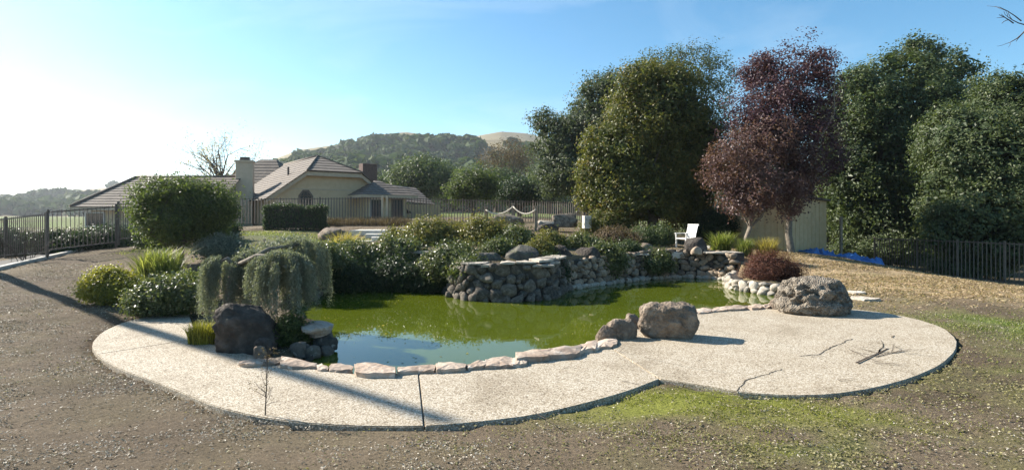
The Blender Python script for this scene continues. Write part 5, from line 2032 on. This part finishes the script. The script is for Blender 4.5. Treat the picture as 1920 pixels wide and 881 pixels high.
# leaves and scum floating on the water
rg = np.random.default_rng(119)
x = rg.uniform(-6, 8, 6000)
y = rg.uniform(7.5, 20, 6000)
ok = inside(POND, x, y) & (rg.random(6000) < np.clip((fbm(xyz(x, y) * .8 + 3, 3) - .5) * 3, .02, 1) * np.clip(1.2 - dist(POND, x, y) / 1.6, .04, .7))
x, y = x[ok], y[ok]
tag(obj('floating_leaves', leaf_mesh('floating_leaves', np.stack([x, y, np.full(len(x), WATER + .006)], -1), .05, L_STRAW, np.array((0, 0, 14.0)), .5, None, .4, rg=rg)), 'tiny yellowish leaves floating on the pond', 'floating leaves', kind='stuff')

# small dry weed standing before the patio
wd = thing('dry_weed', (*G(497, 776, 0)[:2], -.03), 'thin leafless weed standing at the near patio edge', 'weed')
mb = MB()
rg = np.random.default_rng(120)
b0 = Vector((*G(497, 778, 0)[:2], -.03))
mb.tube([b0, b0 + Vector((.01, .02, .4)), b0 + Vector((.03, 0, .82))], [.007, .005, .002], 4)
ends = []
for k in range(20):
    t = rg.uniform(.12, .95)
    branchlets(mb, b0 + Vector((.02 * t, 0, .8 * t)), (rg.normal(), rg.normal(), .9), .22 * (1.15 - t), .003, 1, rg, 3, .5, .1, (2, 4), .6, ends)
mb.build('stem', M_TWIG, wd)
eP = np.array([e[:] for e in ends])
obj('leaves', leaf_mesh('leaves', np.repeat(eP, 3, 0) + rg.normal(size=(len(eP) * 3, 3)) * .015, .02, L_BROWN, rg=rg), wd)

# ------------------------------------------------------------------ kerb of the left path
mb = MB()
kp = [G(-40, 512, .42), G(100, 487, .50), G(200, 470, .62), G(300, 461, .74), G(430, 456, .9)]
mb = MB()
for i in range(len(kp) - 1):
    a, b = Vector(kp[i]), Vector(kp[i + 1])
    a.z, b.z = H(a.x, a.y), H(b.x, b.y)
    n2 = Vector((-(b - a).y, (b - a).x, 0)).normalized() * .09
    u0, u1 = Vector((0, 0, -.1)), Vector((0, 0, .10))
    mb.add([a - n2 + u0, b - n2 + u0, b + n2 + u0, a + n2 + u0, a - n2 + u1, b - n2 + u1, b + n2 + u1, a + n2 + u1], [(4, 5, 6, 7), (0, 1, 5, 4), (1, 2, 6, 5), (2, 3, 7, 6), (3, 0, 4, 7)])
tag(mb.build('kerb', M_CONC), kind='structure')
mb = MB()
for i in range(len(kp) - 1):
    a, b = Vector(kp[i]), Vector(kp[i + 1])
    n2 = Vector((-(b - a).y, (b - a).x, 0)).normalized()
    q = [a + n2 * .1, b + n2 * .1, b + n2 * 1.3, a + n2 * 1.3]
    mb.add([(p.x, p.y, H(p.x, p.y) + .05) for p in q], [(0, 1, 2, 3)])
tag(mb.build('path', M_PATH_SHADED), kind='structure')

# ------------------------------------------------------------------ ground cover
def scatter(n, x0, x1, y0, y1, rg, power=1.6):
    """points on open ground, denser towards the camera"""
    y = y0 + (y1 - y0) * rg.random(n) ** power
    hw = 1.0 * y + 1.2
    x = np.clip(rg.uniform(-1, 1, n) * hw, x0, x1)
    ok = ~inside(PATIO, x, y) & ~inside(POND, x, y) & (dist(POND, x, y) > .55) & (dist(PATIO, x, y) > .03)
    return x[ok], y[ok]


def gz_at(x, y):
    dpt = dist(PATIO, x, y)
    z = hgt(x, y) + (fbm(xyz(x, y) * .9, 3) - .5) * .10 + (fbm(xyz(x, y) * 4.2, 3) - .5) * .07
    kk = np.clip(1 - dpt / .8, 0, 1)
    return z * (1 - kk) + np.minimum(z, -.035) * kk


rg = np.random.default_rng(200)
x, y = scatter(360000, -18, 22, 2.6, 19, rg, 1.5)
pn = fbm(xyz(x, y) * 1.4 + 5, 4)
pn2 = fbm(xyz(x, y) * .5 + 25, 3)
fine = fbm(xyz(x, y) * 6.0 + 3, 2)
right = np.clip((x + 2.0 + .25 * (y - 5)) / 5, 0, 1)
MS = [(1.6, 6.35, 1.1, .55, .25, 1), (2.5, 6.7, .8, .35, .1, 1), (3.4, 6.1, 1.2, .6, 0, .8), (2.2, 5.2, 1, .35, 0, .45), (4.6, 6.2, .8, .4, 0, .7)]


def spots(x, y, L_):
    w = 0
    for cx, cy, rx, ry, rot, a in L_:
        c, s = math.cos(rot), math.sin(rot)
        u = ((x - cx) * c + (y - cy) * s) / rx
        v = (-(x - cx) * s + (y - cy) * c) / ry
        w = w + a * np.exp(-(u * u + v * v))
    return np.clip(w, 0, 1)


msup = 1 - .6 * spots(x, y, MS) * np.clip((fbm(xyz(x, y) * 1.9 + 40, 4) - .36) * 4, 0, 1)
p_lit = msup * np.clip((pn - .31) * 3.6, .14, 1) * (1 - .62 * right) * np.clip((fine - .28) * 3, .25, 1)
sel = rg.random(len(x)) < p_lit
lx, ly = x[sel], y[sel]
P = np.stack([lx, ly, gz_at(lx, ly) + .005 + .008 * rg.random(len(lx))], -1)
tag(obj('leaf_litter', leaf_mesh('leaf_litter', P, .021 + .0012 * ly, L_LITTER, np.array((0, 0, 1.5)), .42, None, .8, rg=rg)), 'small dry grey leaves strewn over the bare soil', 'leaf litter', kind='stuff')
sel = (rg.random(len(x)) < np.clip((pn2 - .33) * 3.4, .05, 1) * (.02 + .62 * right) * msup * np.clip((fine - .25) * 2.5, .15, 1))
lx, ly = x[sel], y[sel]
P = np.stack([lx, ly, gz_at(lx, ly) + .016], -1)
tag(obj('ground_cover', leaf_mesh('ground_cover', P, .022 + .0013 * ly, L_CLOVER, np.array((0, 0, 1.3)), .6, None, .8, rg=rg)), 'low green weeds growing over the right side lawn', 'ground cover', kind='stuff')


def spots(x, y, L_):
    w = 0
    for cx, cy, rx, ry, rot, a in L_:
        c, s = math.cos(rot), math.sin(rot)
        u = ((x - cx) * c + (y - cy) * s) / rx
        v = (-(x - cx) * s + (y - cy) * c) / ry
        w = w + a * np.exp(-(u * u + v * v))
    return np.clip(w, 0, 1)


x = rg.uniform(-1, 6, 90000)
y = rg.uniform(4.2, 7.6, 90000)
ok = ~inside(PATIO, x, y) & (dist(PATIO, x, y) > .02)
x, y = x[ok], y[ok]
w = spots(x, y, [(1.6, 6.35, 1.1, .55, .25, 1), (2.5, 6.7, .8, .35, .1, 1), (3.4, 6.1, 1.2, .6, 0, .8), (2.2, 5.2, 1, .35, 0, .45)]) * np.clip((fbm(xyz(x, y) * 3, 3) - .32) * 4, 0, 1)
sel = rg.random(len(x)) < w * .95
x, y = x[sel], y[sel]
P = np.stack([x, y, gz_at(x, y) - .005], -1)
tag(obj('moss', blade_mesh('moss', P, .028, .018, .011, L_MOSS, rg, seg=1)), 'yellow-green mossy turf at the notch in the near patio edge', 'moss', kind='stuff')
x = rg.uniform(6, 15, 60000)
y = rg.uniform(7, 14, 60000)
ok = ~inside(PATIO, x, y) & (dist(PATIO, x, y) > .05)
x, y = x[ok], y[ok]
w = 1.5 * spots(x, y, [(10.0, 11.3, 1.6, .9, 0, 1), (11.4, 10, 2, 1, 0, .8), (9, 8, 1.6, 1, 0, .4)]) * np.clip((fbm(xyz(x, y) * 2, 3) - .3) * 3.5, 0, 1)
sel = rg.random(len(x)) < w
x, y = x[sel], y[sel]
P = np.stack([x, y, gz_at(x, y) - .005], -1)
tag(obj('grass', blade_mesh('grass', P, .05, .03, .016, L_GRASS, rg, seg=1)), 'fresh green grass patch right of the rounded patio end', 'grass', kind='stuff')
x = rg.uniform(6, 22, 120000)
y = rg.uniform(12.5, 26, 120000)
ok = ~inside(PATIO, x, y) & ~inside(POND, x, y) & (dist(POND, x, y) > .8)
x, y = x[ok], y[ok]
w = spots(x, y, [(11.5, 18.5, 5.5, 3, .12, 1), (14.5, 15.5, 4, 1.6, .1, 1), (12, 22, 4, 2.5, 0, .8)]) * np.clip((fbm(xyz(x * .6, y * 1.8) * 1.2, 3) - .33) * 4, 0, 1)
sel = rg.random(len(x)) < w * .75
x, y = x[sel], y[sel]
P = np.stack([x, y, gz_at(x, y) + .012], -1)
tag(obj('dry_grass', leaf_mesh('dry_grass', P, .10, L_DRY, np.array((0, 0, 1.2)), .28, None, .8, rg=rg)), 'bleached dry grass on the slope below the right fence', 'dry grass', kind='stuff')
# brown dead stalks along the upper fence
x = rg.uniform(-11.5, -6, 2600)
y = rg.uniform(32.2, 33.6, 2600)
P = np.stack([x, y, hgt(x, y)], -1)
tag(obj('dead_stalks', blade_mesh('dead_stalks', P, .55 + .3 * (fbm(xyz(x, y), 2) - .3), .25, .02, L_BROWN, rg)), 'brown dead stalks along the foot of the house fence', 'dry weeds', kind='stuff')

x = rg.uniform(-9, 9, 9000)
y = rg.uniform(17.5, 31, 9000)
ok = ~inside(POND, x, y) & (dist(POND, x, y) > .6) & (fbm(xyz(x, y) * .7 + 9, 3) > .47)
x, y = x[ok], y[ok]
P = np.stack([x, y, hgt(x, y) - .02], -1)
tag(obj('rockery_weeds', blade_mesh('rockery_weeds', P, .16, .12, .022, L_BROWN, rg, seg=2)), 'withered brown weeds over the bare rockery slope', 'weeds', kind='stuff')
x = rg.uniform(-15, -6.5, 16000)
y = rg.uniform(19.5, 29, 16000)
ok = fbm(xyz(x, y) * .6 + 19, 3) > .42
x, y = x[ok], y[ok]
P = np.stack([x, y, hgt(x, y) - .01], -1)
tag(obj('grass', blade_mesh('grass', P, .10, .06, .025, L_GRASS, rg, seg=1)), 'patchy shaded lawn between the clipped hedge and the cedar', 'grass', kind='stuff')

# twigs lying on the patio
TW = [(1606, 680, 1652, 650, 2, .020, 'forked dark twig, largest on the right patio lobe'), (1592, 654, 1636, 670, 2, .011, 'thin curved twig left of the forked dark twig'),
      (1640, 668, 1706, 660, 2, .012, 'straight thin twig right of the forked dark twig'), (1640, 680, 1692, 684, 1, .007, 'hair-thin twig below the forked dark twig'),
      (1572, 712, 1584, 705, 0, .007, 'short dark twig near the front of the right patio lobe'), (1672, 632, 1680, 628, 0, .012, 'short stub of wood near the back of the right lobe'),
      (1520, 668, 1536, 664, 0, .006, 'short twig lying on the patio crack'), (1306, 676, 1318, 674, 0, .006, 'small twig on the patio below the flat-topped boulder'),
      (1155, 662, 1184, 656, 0, .004, 'fine twig lying near the coping beside the flat-topped boulder'), (1055, 690, 1078, 686, 0, .004, 'fine twig on the patio below the layered coping stones'),
      (1168, 714, 1220, 720, 0, .006, 'twig lying along the patio edge left of the notch'), (1600, 722, 1660, 728, 1, .006, 'long twig at the front edge of the right patio lobe'),
      (1250, 716, 1345, 748, 1, .010, 'bare branch lying on the moss at the patio notch'), (1335, 738, 1425, 744, 1, .008, 'long thin branch lying on the lawn along the patio edge'),
      (1440, 800, 1490, 830, 1, .007, 'short grey branch lying on the lawn in the right foreground'), (1000, 770, 1046, 800, 0, .008, 'dark stick on the soil below the middle of the patio edge'),
      (214, 632, 232, 633, 0, .005, 'little twig on the left end of the patio')]
rg = np.random.default_rng(300)
for (x0, y0, x1, y1, dep, r_, lab) in TW:
    a, b = Vector(G(x0, y0, .012)), Vector(G(x1, y1, .012))
    gz_ = .006 if inside(PATIO, np.array([a.x]), np.array([a.y]))[0] else float(gz_at(np.array([a.x]), np.array([a.y]))[0]) + .03
    mb = MB()
    branchlets(mb, (0, 0, 0), b - a, (b - a).length, r_, dep, rg, 4, .7, 0, (2, 4), .6)
    v = np.array(mb.v)
    v[:, 2] = np.clip(v[:, 2] * .25, -.008, .05) + r_ * .5
    mb.v = [tuple(q) for q in v]
    tag(mb.build('fallen_twig', M_TWIG, None, loc=(a.x, a.y, gz_)), lab, 'twig')

# ------------------------------------------------------------------ haze
hz = MB().box((0, 1600, 72.3), (6800, 3500, 149.4)).build('haze', None)
m = bpy.data.materials.new('haze')
m.use_nodes = True
nt = m.node_tree
nt.nodes.clear()
ho = nt.nodes.new('ShaderNodeOutputMaterial')
hv = nt.nodes.new('ShaderNodeVolumePrincipled')
hv.inputs['Color'].default_value = (.86, .92, 1.0, 1)
hv.inputs['Density'].default_value = .00022
hv.inputs['Anisotropy'].default_value = .45
nt.links.new(hv.outputs['Volume'], ho.inputs['Volume'])
hz.data.materials.append(m)
tag(hz, 'thin bluish haze in the air over the valley', 'haze', kind='stuff')

# ------------------------------------------------------------------ groups of alike things
GROUPS = {'boulder': 'boulders around the pond', 'rock': 'rocks around the pond', 'oak_tree': 'evergreen oaks', 'pale_oak_tree': 'pale oaks behind the round tree',
          'far_tree': 'far trees below the hill', 'iron_fence': 'iron picket fences', 'fallen_twig': 'fallen twigs and branches', 'low_shrub': 'low shrubs behind the left fence',
          'shade_shrub': 'shrubs in the shade of the rounded tree', 'grey_green_shrub': 'shrubs of the left bed', 'overhanging_shrub': 'shrubs over the shaded wall',
          'dark_shrub': 'trailing shrubs on the shaded wall', 'olive_shrub': 'thicket below the fence', 'planter_shrub': 'shrubs in the planter', 'bank_shrub': 'shrubs on the bank',
          'twiggy_shrub': 'twiggy shrubs below the round tree', 'understory_shrub': 'undergrowth below the trees', 'pale_grass': 'grass clumps above the red bush',
          'ledge_stone': 'thin ledge stones on the pond walls', 'slab_stone': 'flat slabs in the grass', 'stepping_stone': 'round flat stones on the patio', 'tarp': 'blue tarps',
          'gate_post': 'gate posts', 'bare_shrub': 'leafless shrubs at the left fence'}
for o in list(COL.objects):
    if o.parent is None and o.get('category') and 'group' not in o:
        g = GROUPS.get(o.name.split('.')[0])
        if g:
            o['group'] = g
